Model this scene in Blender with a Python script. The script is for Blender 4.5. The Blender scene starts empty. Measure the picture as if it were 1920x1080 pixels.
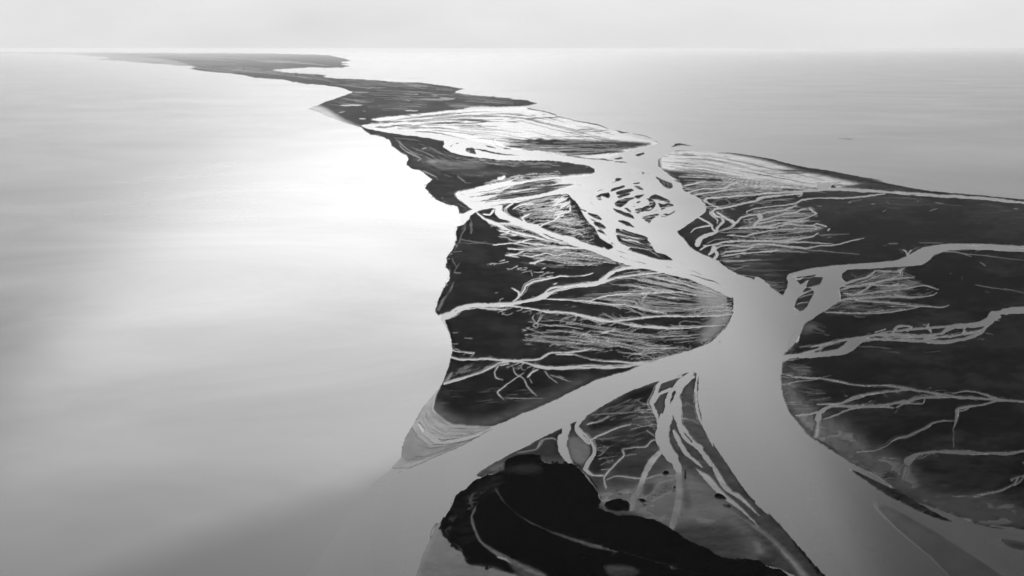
import bpy, math, random
import numpy as np
from mathutils import Vector
from mathutils.geometry import tessellate_polygon

# ------------------------------------------------------------------ camera, sky, sun, exposure
scene = bpy.context.scene
CAM_H = 600.0
FPX = 1507.0                       # focal length in photo pixels (1920 wide)
HORIZON = 91.0
PITCH = math.atan((540 - HORIZON) / FPX)
cam_d = bpy.data.cameras.new('camera')
cam_d.sensor_width = 36.0
cam_d.lens = 36.0 * FPX / 1920.0
cam_d.clip_start = 1.0
cam_d.clip_end = 600000.0
cam = bpy.data.objects.new('camera', cam_d)
scene.collection.objects.link(cam)
cam.location = (0, 0, CAM_H)
cam.rotation_euler = (math.pi / 2 - PITCH, 0, 0)
scene.camera = cam

SUN_EL = math.radians(35)
SUN_AZ = math.radians(-7)         # measured from +Y (view direction) towards +X
VEIL, VEIL_L = 0.25, 9.4       # optical depth and brightness of the thin cloud veil
world = bpy.data.worlds.new('World')
scene.world = world
world.use_nodes = True
wn, wl = world.node_tree.nodes, world.node_tree.links
wn.clear()
sky = wn.new('ShaderNodeTexSky')
sky.sky_type = 'NISHITA'
sky.sun_disc = False
sky.sun_elevation = SUN_EL
sky.sun_rotation = SUN_AZ
sky.altitude = 0
sky.air_density = 1.0
sky.dust_density = 3.0
sky.ozone_density = 1.0
bw = wn.new('ShaderNodeRGBToBW')   # the photograph is black and white
bg = wn.new('ShaderNodeBackground')
bg.inputs['Strength'].default_value = 0.08
wo = wn.new('ShaderNodeOutputWorld')
wl.new(sky.outputs[0], bw.inputs[0])
veil = wn.new('ShaderNodeMix')       # high thin cloud evens the clear-sky gradient out
veil.data_type = 'FLOAT'
tc = wn.new('ShaderNodeTexCoord')
sx = wn.new('ShaderNodeSeparateXYZ')
wl.new(tc.outputs['Generated'], sx.inputs[0])
def wmath(op, a, b=None):
    n = wn.new('ShaderNodeMath'); n.operation = op
    for i, q in enumerate((a, b)):
        if q is None: continue
        if isinstance(q, (int, float)): n.inputs[i].default_value = q
        else: wl.new(q, n.inputs[i])
    return n.outputs[0]
elev = wmath('MAXIMUM', sx.outputs['Z'], 0.02)
cover = wmath('SUBTRACT', 1.0, wmath('EXPONENT', wmath('DIVIDE', -VEIL, elev)))   # slant path through the veil
wl.new(cover, veil.inputs[0])
# an even overcast is brighter higher up (1 + 1.3 sin h); faint cloud mottling on top
cn = wn.new('ShaderNodeTexNoise'); cn.inputs['Scale'].default_value = 5.0; cn.inputs['Detail'].default_value = 5.0; cn.inputs['Roughness'].default_value = 0.55
cm_ = wn.new('ShaderNodeMapping'); cm_.inputs['Scale'].default_value = (1.0, 1.0, 3.0)
wl.new(tc.outputs['Generated'], cm_.inputs[0]); wl.new(cm_.outputs[0], cn.inputs['Vector'])
mott = wmath('ADD', 0.88, wmath('MULTIPLY', cn.outputs[0], 0.24))
wl.new(wmath('MULTIPLY', mott, wmath('MULTIPLY', VEIL_L, wmath('ADD', 1.0, wmath('MULTIPLY', elev, 1.3)))), veil.inputs[3])
wl.new(bw.outputs[0], veil.inputs[2])
wl.new(veil.outputs[0], bg.inputs['Color'])
wl.new(bg.outputs[0], wo.inputs['Surface'])

sun_d = bpy.data.lights.new('sun', 'SUN')
sun_d.energy = 1.75
sun_d.angle = math.radians(56)
sun = bpy.data.objects.new('sun', sun_d)
scene.collection.objects.link(sun)
to_sun = Vector((math.sin(SUN_AZ) * math.cos(SUN_EL), math.cos(SUN_AZ) * math.cos(SUN_EL), math.sin(SUN_EL)))
sun.rotation_euler = to_sun.to_track_quat('Z', 'Y').to_euler()

vs = scene.view_settings
vs.view_transform = 'Standard'
vs.look = 'None'
vs.exposure = 0.0
vs.gamma = 1.0
vs.use_curve_mapping = False
scene.cycles.use_denoising = True
scene.cycles.volume_bounces = 1

rng = np.random.default_rng(7)
random.seed(7)

# ------------------------------------------------------------------ ground survey helpers
def ground(x, y):
    """ground point (z=0) seen at photo pixel x, y (arrays welcome)"""
    u = (np.asarray(x, float) - 960) / FPX
    v = (np.asarray(y, float) - 540) / FPX
    dy = math.cos(PITCH) - v * math.sin(PITCH)
    dz = -math.sin(PITCH) - v * math.cos(PITCH)
    t = CAM_H / np.maximum(-dz, 1e-9)
    return u * t, dy * t

X0, X1, Y0, Y1 = -300, 2520, 94, 1290
NX, NY = X1 - X0, Y1 - Y0
W = np.zeros((NY, NX), np.float32) + 1.0     # water cover
G = np.zeros((NY, NX), np.float32)           # wetness of exposed ground
T = np.zeros((NY, NX), np.float32) + 0.5     # 0 peat-black vegetation, 1 pale silt

def blur(a, s, sy=None):
    sy = s if sy is None else sy
    for ax, sg in ((1, s), (0, sy)):
        if sg <= 0.05: continue
        r = max(1, int(3 * sg + 0.5))
        k = np.exp(-0.5 * (np.arange(-r, r + 1) / sg) ** 2); k /= k.sum()
        pad = [(0, 0), (0, 0)]; pad[ax] = (r, r)
        p = np.pad(a, pad, mode='edge')
        out = np.zeros_like(a)
        n = a.shape[ax]
        for i, w in enumerate(k):
            sl = [slice(None), slice(None)]; sl[ax] = slice(i, i + n)
            out += np.float32(w) * p[tuple(sl)]
        a = out
    return a

def vnoise(sx, sy, seed):
    r = np.random.default_rng(seed)
    gx, gy = int(NX / sx) + 4, int(NY / sy) + 4
    g = r.random((gy, gx)).astype(np.float32)
    fx = np.arange(NX) / sx; fy = np.arange(NY) / sy
    ix = fx.astype(int); iy = fy.astype(int)
    tx = fx - ix; ty = fy - iy
    tx = (tx * tx * (3 - 2 * tx)).astype(np.float32); ty = (ty * ty * (3 - 2 * ty)).astype(np.float32)
    a = g[np.ix_(iy, ix)] * (1 - tx) + g[np.ix_(iy, ix + 1)] * tx
    b = g[np.ix_(iy + 1, ix)] * (1 - tx) + g[np.ix_(iy + 1, ix + 1)] * tx
    return a * (1 - ty)[:, None] + b * ty[:, None]

FR = {'P': (0, 0, 1.0), 'A': (560, 80, 3.84), 'B': (1000, 150, 3.84), 'C': (1420, 200, 3.84), 'D': (780, 340, 3.84),
      'E': (1100, 360, 3.84), 'F': (1420, 430, 3.84), 'G': (680, 560, 3.84), 'H': (1000, 560, 3.84),
      'I': (1420, 640, 3.84), 'J': (640, 800, 3.84), 'K': (1000, 800, 3.84), 'L': (1420, 800, 3.84),
      'Q': (1060, 270, 6.75), 'R': (860, 340, 6.75), 'S': (1100, 380, 6.75), 'U': (1280, 340, 6.75), 'V': (680, 200, 6.75), 'M': (0, 60, 3.0), 'N': (560, 160, 4.153), 'O': (780, 360, 4.154)}

def parse(s, fr=None):
    """'D 300,80 400,90,12 A 20,30' -> [(x, y, w or None)] in photo pixels; a letter switches the sheet"""
    out = []
    for tok in s.split():
        if tok.isalpha():
            fr = tok; continue
        ox, oy, k = FR[fr]
        v = [float(q) for q in tok.split(',')]
        out.append((ox + v[0] / k, oy + v[1] / k, (v[2] / k) if len(v) > 2 else None))
    return out

def smooth(P, closed=False, step=2.0):
    P = np.asarray(P, float)
    n = len(P)
    if n < 3 and not closed:
        m = max(2, int(np.hypot(*(P[1] - P[0])[:2]) / step))
        t = np.linspace(0, 1, m)[:, None]
        return P[0] * (1 - t) + P[1] * t
    out = []
    rngs = range(n) if closed else range(n - 1)
    for i in rngs:
        if closed:
            p0, p1, p2, p3 = P[(i - 1) % n], P[i], P[(i + 1) % n], P[(i + 2) % n]
        else:
            p0, p1, p2, p3 = P[max(i - 1, 0)], P[i], P[i + 1], P[min(i + 2, n - 1)]
        m = max(1, int(math.hypot(p2[0] - p1[0], p2[1] - p1[1]) / step))
        t = (np.arange(m) / m)[:, None]
        c = 0.5 * ((2 * p1) + (p2 - p0) * t + (2 * p0 - 5 * p1 + 4 * p2 - p3) * t ** 2 + (3 * p1 - p0 - 3 * p2 + p3) * t ** 3)
        lin = p1 * (1 - t) + p2 * t
        out.append(0.65 * c + 0.35 * lin)
    if not closed: out.append(P[-1:])
    return np.concatenate(out)

def stroke_cov(P, grow=0.0, soft=0.8):
    """P: (n,3) px x, y, width -> (slice, coverage) over the bounding window"""
    P = np.asarray(P, float)
    m = P[:, 2].max() / 2 + grow + soft + 2
    xa = int(max(X0, math.floor(P[:, 0].min() - m))); xb = int(min(X1, math.ceil(P[:, 0].max() + m)))
    ya = int(max(Y0, math.floor(P[:, 1].min() - m))); yb = int(min(Y1, math.ceil(P[:, 1].max() + m)))
    if xb <= xa or yb <= ya: return None
    D = np.full((yb - ya, xb - xa), 99.0, np.float32)
    for i in range(len(P) - 1):
        ax, ay, aw = P[i]; bx, by, bw_ = P[i + 1]
        mm = max(aw, bw_) / 2 + grow + soft + 2
        x0 = int(max(xa, math.floor(min(ax, bx) - mm))); x1 = int(min(xb, math.ceil(max(ax, bx) + mm)))
        y0 = int(max(ya, math.floor(min(ay, by) - mm))); y1 = int(min(yb, math.ceil(max(ay, by) + mm)))
        if x1 <= x0 or y1 <= y0: continue
        gx = np.arange(x0, x1, dtype=np.float32)[None, :] - ax
        gy = np.arange(y0, y1, dtype=np.float32)[:, None] - ay
        dx, dy = bx - ax, by - ay
        t = np.clip((gx * dx + gy * dy) / max(dx * dx + dy * dy, 1e-6), 0, 1)
        d = np.sqrt((gx - t * dx) ** 2 + (gy - t * dy) ** 2) - (aw + (bw_ - aw) * t) / 2
        s = (slice(y0 - ya, y1 - ya), slice(x0 - xa, x1 - xa))
        D[s] = np.minimum(D[s], d)
    cov = np.clip(0.5 - (D - grow) / (2 * soft), 0, 1)
    return (slice(ya - Y0, yb - Y0), slice(xa - X0, xb - X0)), cov

def path(s, w=None, wob=0.0):
    P = parse(s)
    ws = [p[2] for p in P]
    k = FR[s.split()[0]][2]
    if ws[0] is None: ws[0] = next((q for q in ws if q is not None), (w or 8) / k)
    for i in range(1, len(ws)):
        if ws[i] is None: ws[i] = ws[i - 1]
    if w is not None: ws = [w / k] * len(ws)
    Q = smooth([(p[0], p[1], q) for p, q in zip(P, ws)])
    if wob:
        n = len(Q); r = np.random.default_rng(n * 31 + int(Q[0, 0]))
        a = np.interp(np.arange(n), np.arange(0, n + 6, 5), r.normal(0, wob, len(np.arange(0, n + 6, 5))))
        Q[:, 1] += a * 0.5; Q[:, 0] += a
    return Q

def fill_mask(pts, pad=4):
    """even-odd fill -> (window, mask)"""
    P = np.asarray(pts, float)
    xa = int(max(X0, P[:, 0].min() - pad)); xb = int(min(X1, P[:, 0].max() + pad + 1))
    ya = int(max(Y0, P[:, 1].min() - pad)); yb = int(min(Y1, P[:, 1].max() + pad + 1))
    m = np.zeros((yb - ya, xb - xa), np.float32)
    SS = 3
    A, B = P, np.roll(P, -1, 0)
    for r in range(ya, yb):
        for k in range(SS):
            yy = r + (k + 0.5) / SS - 0.5
            hit = (A[:, 1] <= yy) != (B[:, 1] <= yy)
            if not hit.any(): continue
            a, b = A[hit], B[hit]
            xs = np.sort(a[:, 0] + (yy - a[:, 1]) / (b[:, 1] - a[:, 1]) * (b[:, 0] - a[:, 0])) - xa
            for i in range(0, len(xs) - 1, 2):
                u, v = max(xs[i], 0), min(xs[i + 1], xb - xa - 1)
                if v <= u: continue
                iu, iv = int(math.ceil(u)), int(math.floor(v))
                if iv >= iu: m[r - ya, iu:iv + 1] += 1.0 / SS
    return (slice(ya - Y0, yb - Y0), slice(xa - X0, xb - X0)), m

def poly(s, sm=True, rough=0.0):
    P = [(p[0], p[1]) for p in parse(s)]
    P = smooth(P, True, 3.0) if sm else np.asarray(P, float)
    if rough:
        Q = []
        for a, b in zip(P, np.roll(P, -1, 0)):
            m = max(1, int(np.hypot(*(b - a)) / 2.0)); t = (np.arange(m) / m)[:, None]
            Q.append(a * (1 - t) + b * t)
        P = np.concatenate(Q); n = len(P); r = np.random.default_rng(n)
        for per, amp in ((24, 1.0), (9, 0.7), (4, 0.5), (2, 0.3)):
            k = max(4, n // per)
            for c, am in ((0, amp), (1, amp * 0.55)):
                v = r.normal(0, am * rough, k); v[-1] = v[0]
                P[:, c] += np.interp(np.linspace(0, k - 1, n), np.arange(k), v)
    return P

NR = np.zeros((NY, NX), np.float32)           # no pale rim here
REG = np.zeros((NY, NX), np.int16)           # which body of ground a spot belongs to
BODIES = [None]                              # (name, label, category, group)

def region(sl, m, body):
    if body is None: return
    BODIES.append(body)
    REG[sl] = np.where(m > 0.02, len(BODIES) - 1, REG[sl])

def land(s, wet=0.05, tone=0.3, soft=0.6, sm=True, body=None, rough=0.5, grow=False):
    sl, m = fill_mask(poly(s, sm, rough), 6 + 4 * soft)
    if grow: m = np.clip(blur(m, 0.9) * 2.4 - 0.3, 0, 1)
    region(sl, blur(m, 1.6), body)
    m = blur(m, soft)
    if soft > 2.5: NR[sl] = np.maximum(NR[sl], np.clip(m * 20, 0, 1))
    W[sl] *= (1 - m)
    G[sl] = G[sl] * (1 - m) + wet * m
    T[sl] = T[sl] * (1 - m) + tone * m

def tint(s, wet=None, tone=None, soft=8, amt=1.0, sy=None):
    """soft patch of wetter, drier, paler or darker ground"""
    sl, m = fill_mask(poly(s), 3.2 * soft)
    m = blur(m, soft, sy) * amt
    if wet is not None: G[sl] = G[sl] * (1 - m) + wet * m
    if tone is not None: T[sl] = T[sl] * (1 - m) + tone * m

def water(s, soft=0.6):
    sl, m = fill_mask(poly(s), 6)
    W[sl] = np.maximum(W[sl], blur(m, soft))

NCH = [0]
def lerp_noise(r, n, per, amp):
    k = max(3, int(n / per) + 2)
    return np.interp(np.linspace(0, k - 1, n), np.arange(k), r.normal(0, amp, k))

def chan(s, w=None, wob=0.15, rim=0.7, strands=True):
    P = path(s, w, wob)
    NCH[0] += 1; r = np.random.default_rng(1000 + NCH[0]); n = len(P)
    w0 = P[:, 2].copy()
    P[:, 2] = np.maximum(0.5, w0 - np.clip(w0 * 0.4, 0, 1.3)) * np.clip(1.0 + lerp_noise(r, n, 9, 0.2) + lerp_noise(r, n, 3, 0.1), 0.5, 1.5)
    if w0.max() < 5 and n > 8:
        e = np.linspace(0, 1, n); P[:, 2] *= np.clip(0.3 + np.minimum(e, 1 - e) / 0.16, 0, 1)
        rim = min(rim, 0.3)
    if w0.max() < 9:
        P[:, 1] += lerp_noise(r, n, 8, 0.35); P[:, 0] += lerp_noise(r, n, 8, 0.5)
    q = stroke_cov(P, 0.0, 0.6)
    if q is None: return
    sl, c = q
    W[sl] = np.maximum(W[sl], c)
    sl, c = stroke_cov(P, rim, 0.8)
    G[sl] = np.maximum(G[sl], c * 0.95); T[sl] = np.maximum(T[sl], c * 0.95)
    if n < 14: return
    d = np.gradient(P[:, :2], axis=0); d /= np.maximum(np.hypot(d[:, 0], d[:, 1]), 1e-6)[:, None]
    nrm = np.column_stack([-d[:, 1], d[:, 0]])
    # slender shoals lying in the stream
    if 2.8 < np.median(w0) < 16:
        for _ in range(int(n / 18) + 1):
            L = int(r.uniform(8, min(34, n - 2))); i0 = int(r.uniform(0, n - L))
            off = r.uniform(-0.33, 0.33) * P[i0:i0 + L, 2] + lerp_noise(r, L, 8, 0.25)
            Q = P[i0:i0 + L, :2] + nrm[i0:i0 + L] * off[:, None]
            ww = r.uniform(0.5, 1.1) * np.sin(np.linspace(0.2, math.pi - 0.2, L)) ** 0.6
            q = stroke_cov(np.column_stack([Q, ww]), 0.0, 0.6)
            if q is None: continue
            sl, c = q; c = c * r.uniform(0.6, 1.0)
            W[sl] *= 1 - c; G[sl] = G[sl] * (1 - c) + 0.35 * c; T[sl] = T[sl] * (1 - c) + 0.3 * c
    # threads that leave the channel and come back
    if not strands: return
    for _ in range(int(n / 24) + 1):
        L = int(r.uniform(10, min(45, n - 2))); i0 = int(r.uniform(0, n - L)); sg = r.choice([-1, 1])
        arch = np.sin(np.linspace(0, math.pi, L)) ** 0.6
        off = sg * (w0[i0:i0 + L] * 0.45 + arch * r.uniform(1.2, 4.0)) + lerp_noise(r, L, 6, 0.3)
        Q = P[i0:i0 + L, :2] + nrm[i0:i0 + L] * off[:, None] * np.array([1.0, 0.75])
        q = stroke_cov(np.column_stack([Q, np.full(L, r.uniform(0.5, 1.3))]), 0.0, 0.7)
        if q is None: continue
        sl, c = q; c = c * r.uniform(0.45, 0.95)
        G[sl] = np.maximum(G[sl], c); T[sl] = np.maximum(T[sl], c * 0.95)

def wet(s, w=None, v=0.8, soft=1.0, wob=0.2):
    P = path(s, w, wob)
    if soft <= 1.0:
        e = np.linspace(0, 1, len(P)); P[:, 2] = np.maximum(P[:, 2] - 0.5, 0.4) * np.clip(0.35 + np.minimum(e, 1 - e) / 0.2, 0, 1); soft = 0.75
    q = stroke_cov(P, 0.0, soft)
    if q is None: return
    sl, c = q
    G[sl] = np.maximum(G[sl], c * v); T[sl] = np.maximum(T[sl], c * 0.9 * v)

def bar(s, w=None, v=0.05, tone=0.2, soft=0.7, body=None):
    """narrow dry bar of ground standing out of the water"""
    q = stroke_cov(path(s, w, 0.1), 0.0, soft)
    if q is None: return
    sl, c = q
    region(sl, blur(c, 1.6), body)
    W[sl] *= (1 - c); G[sl] = G[sl] * (1 - c) + v * c; T[sl] = T[sl] * (1 - c) + tone * c

def isle(s, wet=0.08, tone=0.25, body=None, rough=0.5, grow=False):
    land(s, wet, tone, 0.6, True, body, rough, grow)

def fan(a, b, n, w=(0.7, 1.6), span=(0.15, 0.6), v=(0.4, 0.9), mode='wet', seed=1, wob=0.6, trange=(0, 1), bias=1.0):
    """n streamlines between guide curves a and b"""
    r = np.random.default_rng(seed)
    A = smooth([(p[0], p[1]) for p in parse(a)]); B = smooth([(p[0], p[1]) for p in parse(b)])
    M = 60
    ra = np.linspace(0, len(A) - 1, M); rb = np.linspace(0, len(B) - 1, M)
    A = np.stack([np.interp(ra, np.arange(len(A)), A[:, k]) for k in (0, 1)], 1)
    B = np.stack([np.interp(rb, np.arange(len(B)), B[:, k]) for k in (0, 1)], 1)
    for _ in range(n):
        s = r.random() ** bias
        L = r.uniform(*span); t0 = r.uniform(trange[0], max(trange[1] - L, trange[0] + 1e-3)); t1 = min(t0 + L, 1)
        i0, i1 = int(t0 * (M - 1)), max(int(t1 * (M - 1)), int(t0 * (M - 1)) + 3)
        i1 = min(i1, M)
        ss = s + np.interp(np.arange(M), np.linspace(0, M, 7), r.normal(0, 0.02, 7))
        Q = A * (1 - ss)[:, None] + B * ss[:, None]
        Q[:, 1] += np.interp(np.arange(M), np.linspace(0, M, 14), r.normal(0, wob * 0.45, 14))
        Q = Q[i0:i1]
        if len(Q) < 3: continue
        ww = r.uniform(*w) * np.sin(np.linspace(0.25, math.pi - 0.25, len(Q))) ** 0.7
        todo = [(Q, ww)]
        if mode == 'wet' and len(Q) > 10:
            for _b in range(r.integers(0, 3)):
                i = r.integers(2, len(Q) - 6); Lb = r.integers(5, min(16, len(Q) - i)); dv = np.linspace(0, 1, Lb) ** 0.8 * r.uniform(1.5, 5.0) * r.choice([-1, 1])
                if r.random() < 0.5: Qb = Q[i:i + Lb].copy()
                else: Qb = Q[max(i - Lb, 0):i][::-1].copy(); dv = dv[:len(Qb)]
                Qb[:, 1] += dv
                if len(Qb) > 3: todo.append((Qb, np.linspace(ww[i], 0.3, len(Qb)) * 0.85))
        vv = r.uniform(*v)
        for Q, ww in todo:
            q = stroke_cov(np.column_stack([Q, ww]), 0.0, 0.65)
            if q is None: continue
            sl, c = q
            c = c * vv
            if mode == 'wet':
                G[sl] = np.maximum(G[sl], c); T[sl] = np.maximum(T[sl], c * 0.95)
            elif mode == 'dry':
                G[sl] *= (1 - c); T[sl] *= (1 - 0.8 * c); W[sl] *= (1 - c)
            elif mode == 'water':
                W[sl] = np.maximum(W[sl], np.minimum(1, c * 1.15)); G[sl] = np.maximum(G[sl], np.minimum(1, c * 1.2))

def net(s, sx=60, sy=5, t=0.12, v=0.8, seed=1, soft=4, mode='wet', slope=0.0):
    """fine drainage threads: the ridges of a stretched noise, inside the outline s"""
    sl, m = fill_mask(poly(s), 3.2 * soft)
    m = blur(m, soft)
    h, w = m.shape
    r = np.random.default_rng(seed)
    def n2(ax, ay):
        g = r.random((int(h / ay) + 60, int(w / ax) + 6)).astype(np.float32)
        yy, xx = np.mgrid[0:h, 0:w].astype(np.float32)
        fy = (yy + slope * xx) / ay + (20 if slope < 0 else 0); fx = xx / ax
        fy = np.clip(fy, 0, g.shape[0] - 2.001); ix = fx.astype(int); iy = fy.astype(int); tx = fx - ix; ty = fy - iy
        tx = tx * tx * (3 - 2 * tx); ty = ty * ty * (3 - 2 * ty)
        return (g[iy, ix] * (1 - tx) + g[iy, ix + 1] * tx) * (1 - ty) + (g[iy + 1, ix] * (1 - tx) + g[iy + 1, ix + 1] * tx) * ty
    f = 0.75 * n2(sx * 1.5, sy) + 0.25 * n2(sx * 0.7, sy * 0.6)
    k = np.clip(1 - np.abs(f - 0.5) / (t * 0.5), 0, 1) * np.clip(n2(sx * 1.3, sy * 3.5) * 3.2 - 0.9, 0, 1)
    c = np.clip(k * 1.5, 0, 1) * m * v
    if mode == 'wet':
        G[sl] = np.maximum(G[sl], c); T[sl] = np.maximum(T[sl], c * 0.95)
    else:
        G[sl] *= 1 - c; T[sl] *= 1 - 0.8 * c

def frag(s, n, size=(0.8, 2.5), spread=5.0, seed=1, wetv=0.0, tone=0.0, side=0.0, carve=0.3):
    """broken hummocks and bites along a bank"""
    r = np.random.default_rng(seed)
    P = path(s, 1)
    d = np.gradient(P[:, :2], axis=0); d /= np.maximum(np.hypot(d[:, 0], d[:, 1]), 1e-6)[:, None]
    for _ in range(n):
        i = r.integers(0, len(P)); o = r.normal(side, spread * 0.5)
        x, y = P[i, 0] - d[i, 1] * o, P[i, 1] + d[i, 0] * o * 0.7
        w = r.uniform(*size); a = r.uniform(-0.5, 0.5); L = w * r.uniform(0.3, 1.6)
        Q = np.array([[x - L * math.cos(a), y - L * 0.5 * math.sin(a), w], [x, y, w * 1.1], [x + L * math.cos(a), y + L * 0.5 * math.sin(a), w * 0.7]])
        q = stroke_cov(Q, 0.0, 0.6)
        if q is None: continue
        sl, c = q
        if r.random() < carve:
            G[sl] = np.maximum(G[sl], c * 0.45); T[sl] = np.maximum(T[sl], c * 0.35)
        else:
            W[sl] *= 1 - c; G[sl] = G[sl] * (1 - c) + wetv * c; T[sl] = T[sl] * (1 - c) + tone * c

def shoal(s, core=0.55, tone=0.12, edge=3.0, inner=9.0, body=None):
    """bar just awash: fully wet at its edge, drier and darker towards its middle"""
    sl, m0 = fill_mask(poly(s, True, 0.0), 3.2 * inner)
    region(sl, blur(m0, edge), body)
    m = blur(m0, edge); c = np.clip(blur(m0, inner, inner * 0.7) * 1.3 - 0.2, 0, 1)
    NR[sl] = np.maximum(NR[sl], np.clip(m * 20, 0, 1))
    W[sl] *= 1 - m
    g = 1 - (1 - core) * c; t = 0.40 * (1 - c) + tone * c
    G[sl] = G[sl] * (1 - m) + g * m; T[sl] = T[sl] * (1 - m) + t * m

def dendrite(x, y, ang, length, w, r, depth=0):
    """one tapering creek with side branches, ground creeping away from (x, y)"""
    n = max(5, int(length / 2)); a = ang; P = []
    bend = r.normal(0, 0.10)
    for i in range(n):
        P.append((x, y, w * (1 - 0.75 * i / n)))
        a += bend + r.normal(0, 0.16)
        if r.random() < 0.12: bend = r.normal(0, 0.12)
        a = 0.93 * a + 0.07 * ang
        x += math.cos(a) * 2.0; y += math.sin(a) * 0.8
        if depth < 2 and i > 2 and r.random() < (0.16 if depth == 0 else 0.10):
            dendrite(x, y, a + r.choice([-1, 1]) * r.uniform(0.5, 1.1), length * r.uniform(0.25, 0.5), w * 0.7, r, depth + 1)
    q = stroke_cov(np.array(P), 0.0, 0.65)
    if q is None: return
    sl, c = q; c = c * (0.95 - 0.15 * depth)
    G[sl] = np.maximum(G[sl], c); T[sl] = np.maximum(T[sl], c * 0.9)

def creeks(s, n, ang, length=(18, 50), w=(0.8, 1.6), seed=1):
    """n dendrites starting along a path"""
    r = np.random.default_rng(seed); P = path(s, 1)
    for k in range(n):
        p = P[int((k + r.random()) / n * (len(P) - 1))]
        dendrite(p[0], p[1], ang + r.normal(0, 0.3), r.uniform(*length), r.uniform(*w), r)

# ------------------------------------------------------------------ land, traced on the ground from far to near
# far coast and headland
land('''M -900,107 0,108 700,116 1500,118 1860,130 A 385,128 300,138 375,150 300,160 380,168 320,182 60,186 -40,190 M 1530,212 1640,228
 A 30,212 -10,218 230,235 180,245 250,254 450,262 700,280 900,288 1100,315 1220,333 1160,342 1130,357 1300,378 1550,403 1650,412 1740,435 1640,462
 1450,465 1240,468 1200,480 850,515 600,540 520,555 600,580 450,597 550,630 750,660 950,685 1065,705 1045,750 1100,790 1200,815 1500,845 1920,850
 B 0,575 250,590 380,610 440,640 445,665 400,690 170,710 0,750 A 1500,1000 1200,1060 D 500,40 300,80 290,120 380,180 400,205 320,240
 N 1245,1000 1245,965 1220,940 1150,930 1060,890 1020,850 980,800 1000,765 1040,740 1000,710 950,665 880,650 835,620 850,580 840,550 780,515 720,475
 715,450 700,425 650,405 560,385 500,350 A 450,615 300,570 160,510 60,480 110,455 240,410 330,375 385,355 300,325 M 1820,300 1700,292 1600,272
 1450,260 1300,235 1150,222 1050,205 1110,196 850,180 640,162 500,150 640,148 460,130 300,124 0,122 -900,120''', 0.05, 0.26, 0.6, sm=False, body=('headland', 'dark far coast and headland reaching back to the hazy horizon', 'headland', None), rough=0.6)
# upper flats behind the barrier, awash
land('''A 520,555 600,540 850,515 1200,478 1640,463 B -10,215 160,255 300,292 480,330 540,352 700,400 870,440 905,455 870,470 800,490 700,500 560,560 430,575 300,560 0,530
 A 1500,770 1300,735 1180,700 1060,680 900,655 700,640 560,615 600,580''', 0.92, 0.8, 0.6, body=('tidal_flat', 'bright flooded flat with dark streaks just below the headland', 'tidal flat', None))
# right-hand flats
land('''B 905,570 960,530 1040,500 1200,515 1500,535 1700,572 1920,626 C 110,388 350,440 640,488 900,540 1200,600 1530,632 1640,640 1920,672 P 2600,405 2300,470
 F 1920,122 1700,112 1500,106 1350,108 1200,130 1110,180 1000,226 800,246 600,258 430,280 230,325 220,400 180,480 0,345
 E 1200,640 1080,595 1000,550 940,500 850,460 760,410 690,330 650,290 690,260 800,180 860,130 850,100 B 1180,860 1075,805 1060,760 1000,715 900,660 860,640 900,610''', 0.05, 0.25, body=('tidal_flat', 'broad dark flat along the lagoon, right of the river bend', 'tidal flat', None))
# between the right tributaries
land('''F 330,690 400,640 520,560 600,500 590,430 640,390 605,340 650,290 800,282 950,272 1100,262 1200,245 1260,190 1290,165 1400,145 1700,148 1920,158 P 2600,480 2300,575
 F 1920,560 1820,575 1740,590 1680,595 1650,640 1560,680 1300,700 900,740 700,790 480,820 350,850 310,780''', 0.04, 0.2, body=('tidal_flat', 'dark flat between the two tributaries at the right edge', 'tidal flat', None))
# lower right flats
land('''F 185,905 240,860 320,740 350,850 600,810 900,745 1500,690 1660,660 1750,640 1745,605 1920,602 P 2600,590 2600,1100 L 1920,740 1650,715 1450,650 1100,520 830,345 600,215 390,85
 I 300,600 230,520 180,400 165,280 F 170,1040 180,960''', 0.05, 0.15, body=('tidal_flat', 'dark flat with branching creeks at the lower right', 'tidal flat', None))
# central plain between the open shore, the great bend and the left branch
land('''O 400,225 360,260 320,275 312,330 318,380 300,440 270,480 245,515 250,545 235,570 255,610 268,650 260,690 215,760 170,850 150,920 165,955 215,1000 G 590,160 610,220 628,290 632,350 640,380
 625,420 610,490 580,590 560,640 520,700 505,790 540,840 650,900 850,920 950,915 1100,850 H 0,798 250,688 450,588 650,528 900,438 1150,368 1280,308 1400,190 1440,100 1430,20 E 1055,860 1060,800 1050,745 950,665 820,588 720,532
 620,492 500,432 440,335 B 500,820 330,760 B 0,765 D 1000,-10 700,30 440,190''', 0.04, 0.18, body=('salt_marsh', 'large dark marsh between the pale sea and the river bend', 'salt marsh', None), rough=1.0)
# pale mud spit at the mouth of the left branch
land('''G 560,640 500,690 430,790 350,930 310,1000 285,1070 J 430,150 430,210 360,300 500,298 650,232 850,148 1000,68 G 950,930 850,920 650,900 540,840 505,790 520,700''', 0.85, 0.4, body=('mud_spit', 'pale grey mud spit pointing into the sea at the river mouth', 'mud spit', None))
# lobe between the left branch and the main river
land('''H 1135,528 900,592 700,664 540,748 400,832 240,912 0,1032 J 1350,132 1170,217 1050,287 970,352 1100,400 1500,700 K 600,900 1640,990 P 1560,1110 1537,1080 L 350,940 240,800 60,600
 K 1700,640 1600,550 1530,460 1350,200 1220,0 H 1220,900 1187,720 1190,555''', 0.16, 0.25, body=('delta_lobe', 'grey delta lobe with winding creeks between the two river branches', 'delta lobe', None))
# lower left mud
shoal('J 690,690 640,800 600,880 560,1000 500,1180 P 760,1200 1000,1200 J 1350,1100 1200,1000 1000,900 850,800 780,680', 0.6, 0.28, 2.5, 8, ('mud_bank', 'smooth grey mud bank left of the black island', 'mud bank', None))
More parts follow.
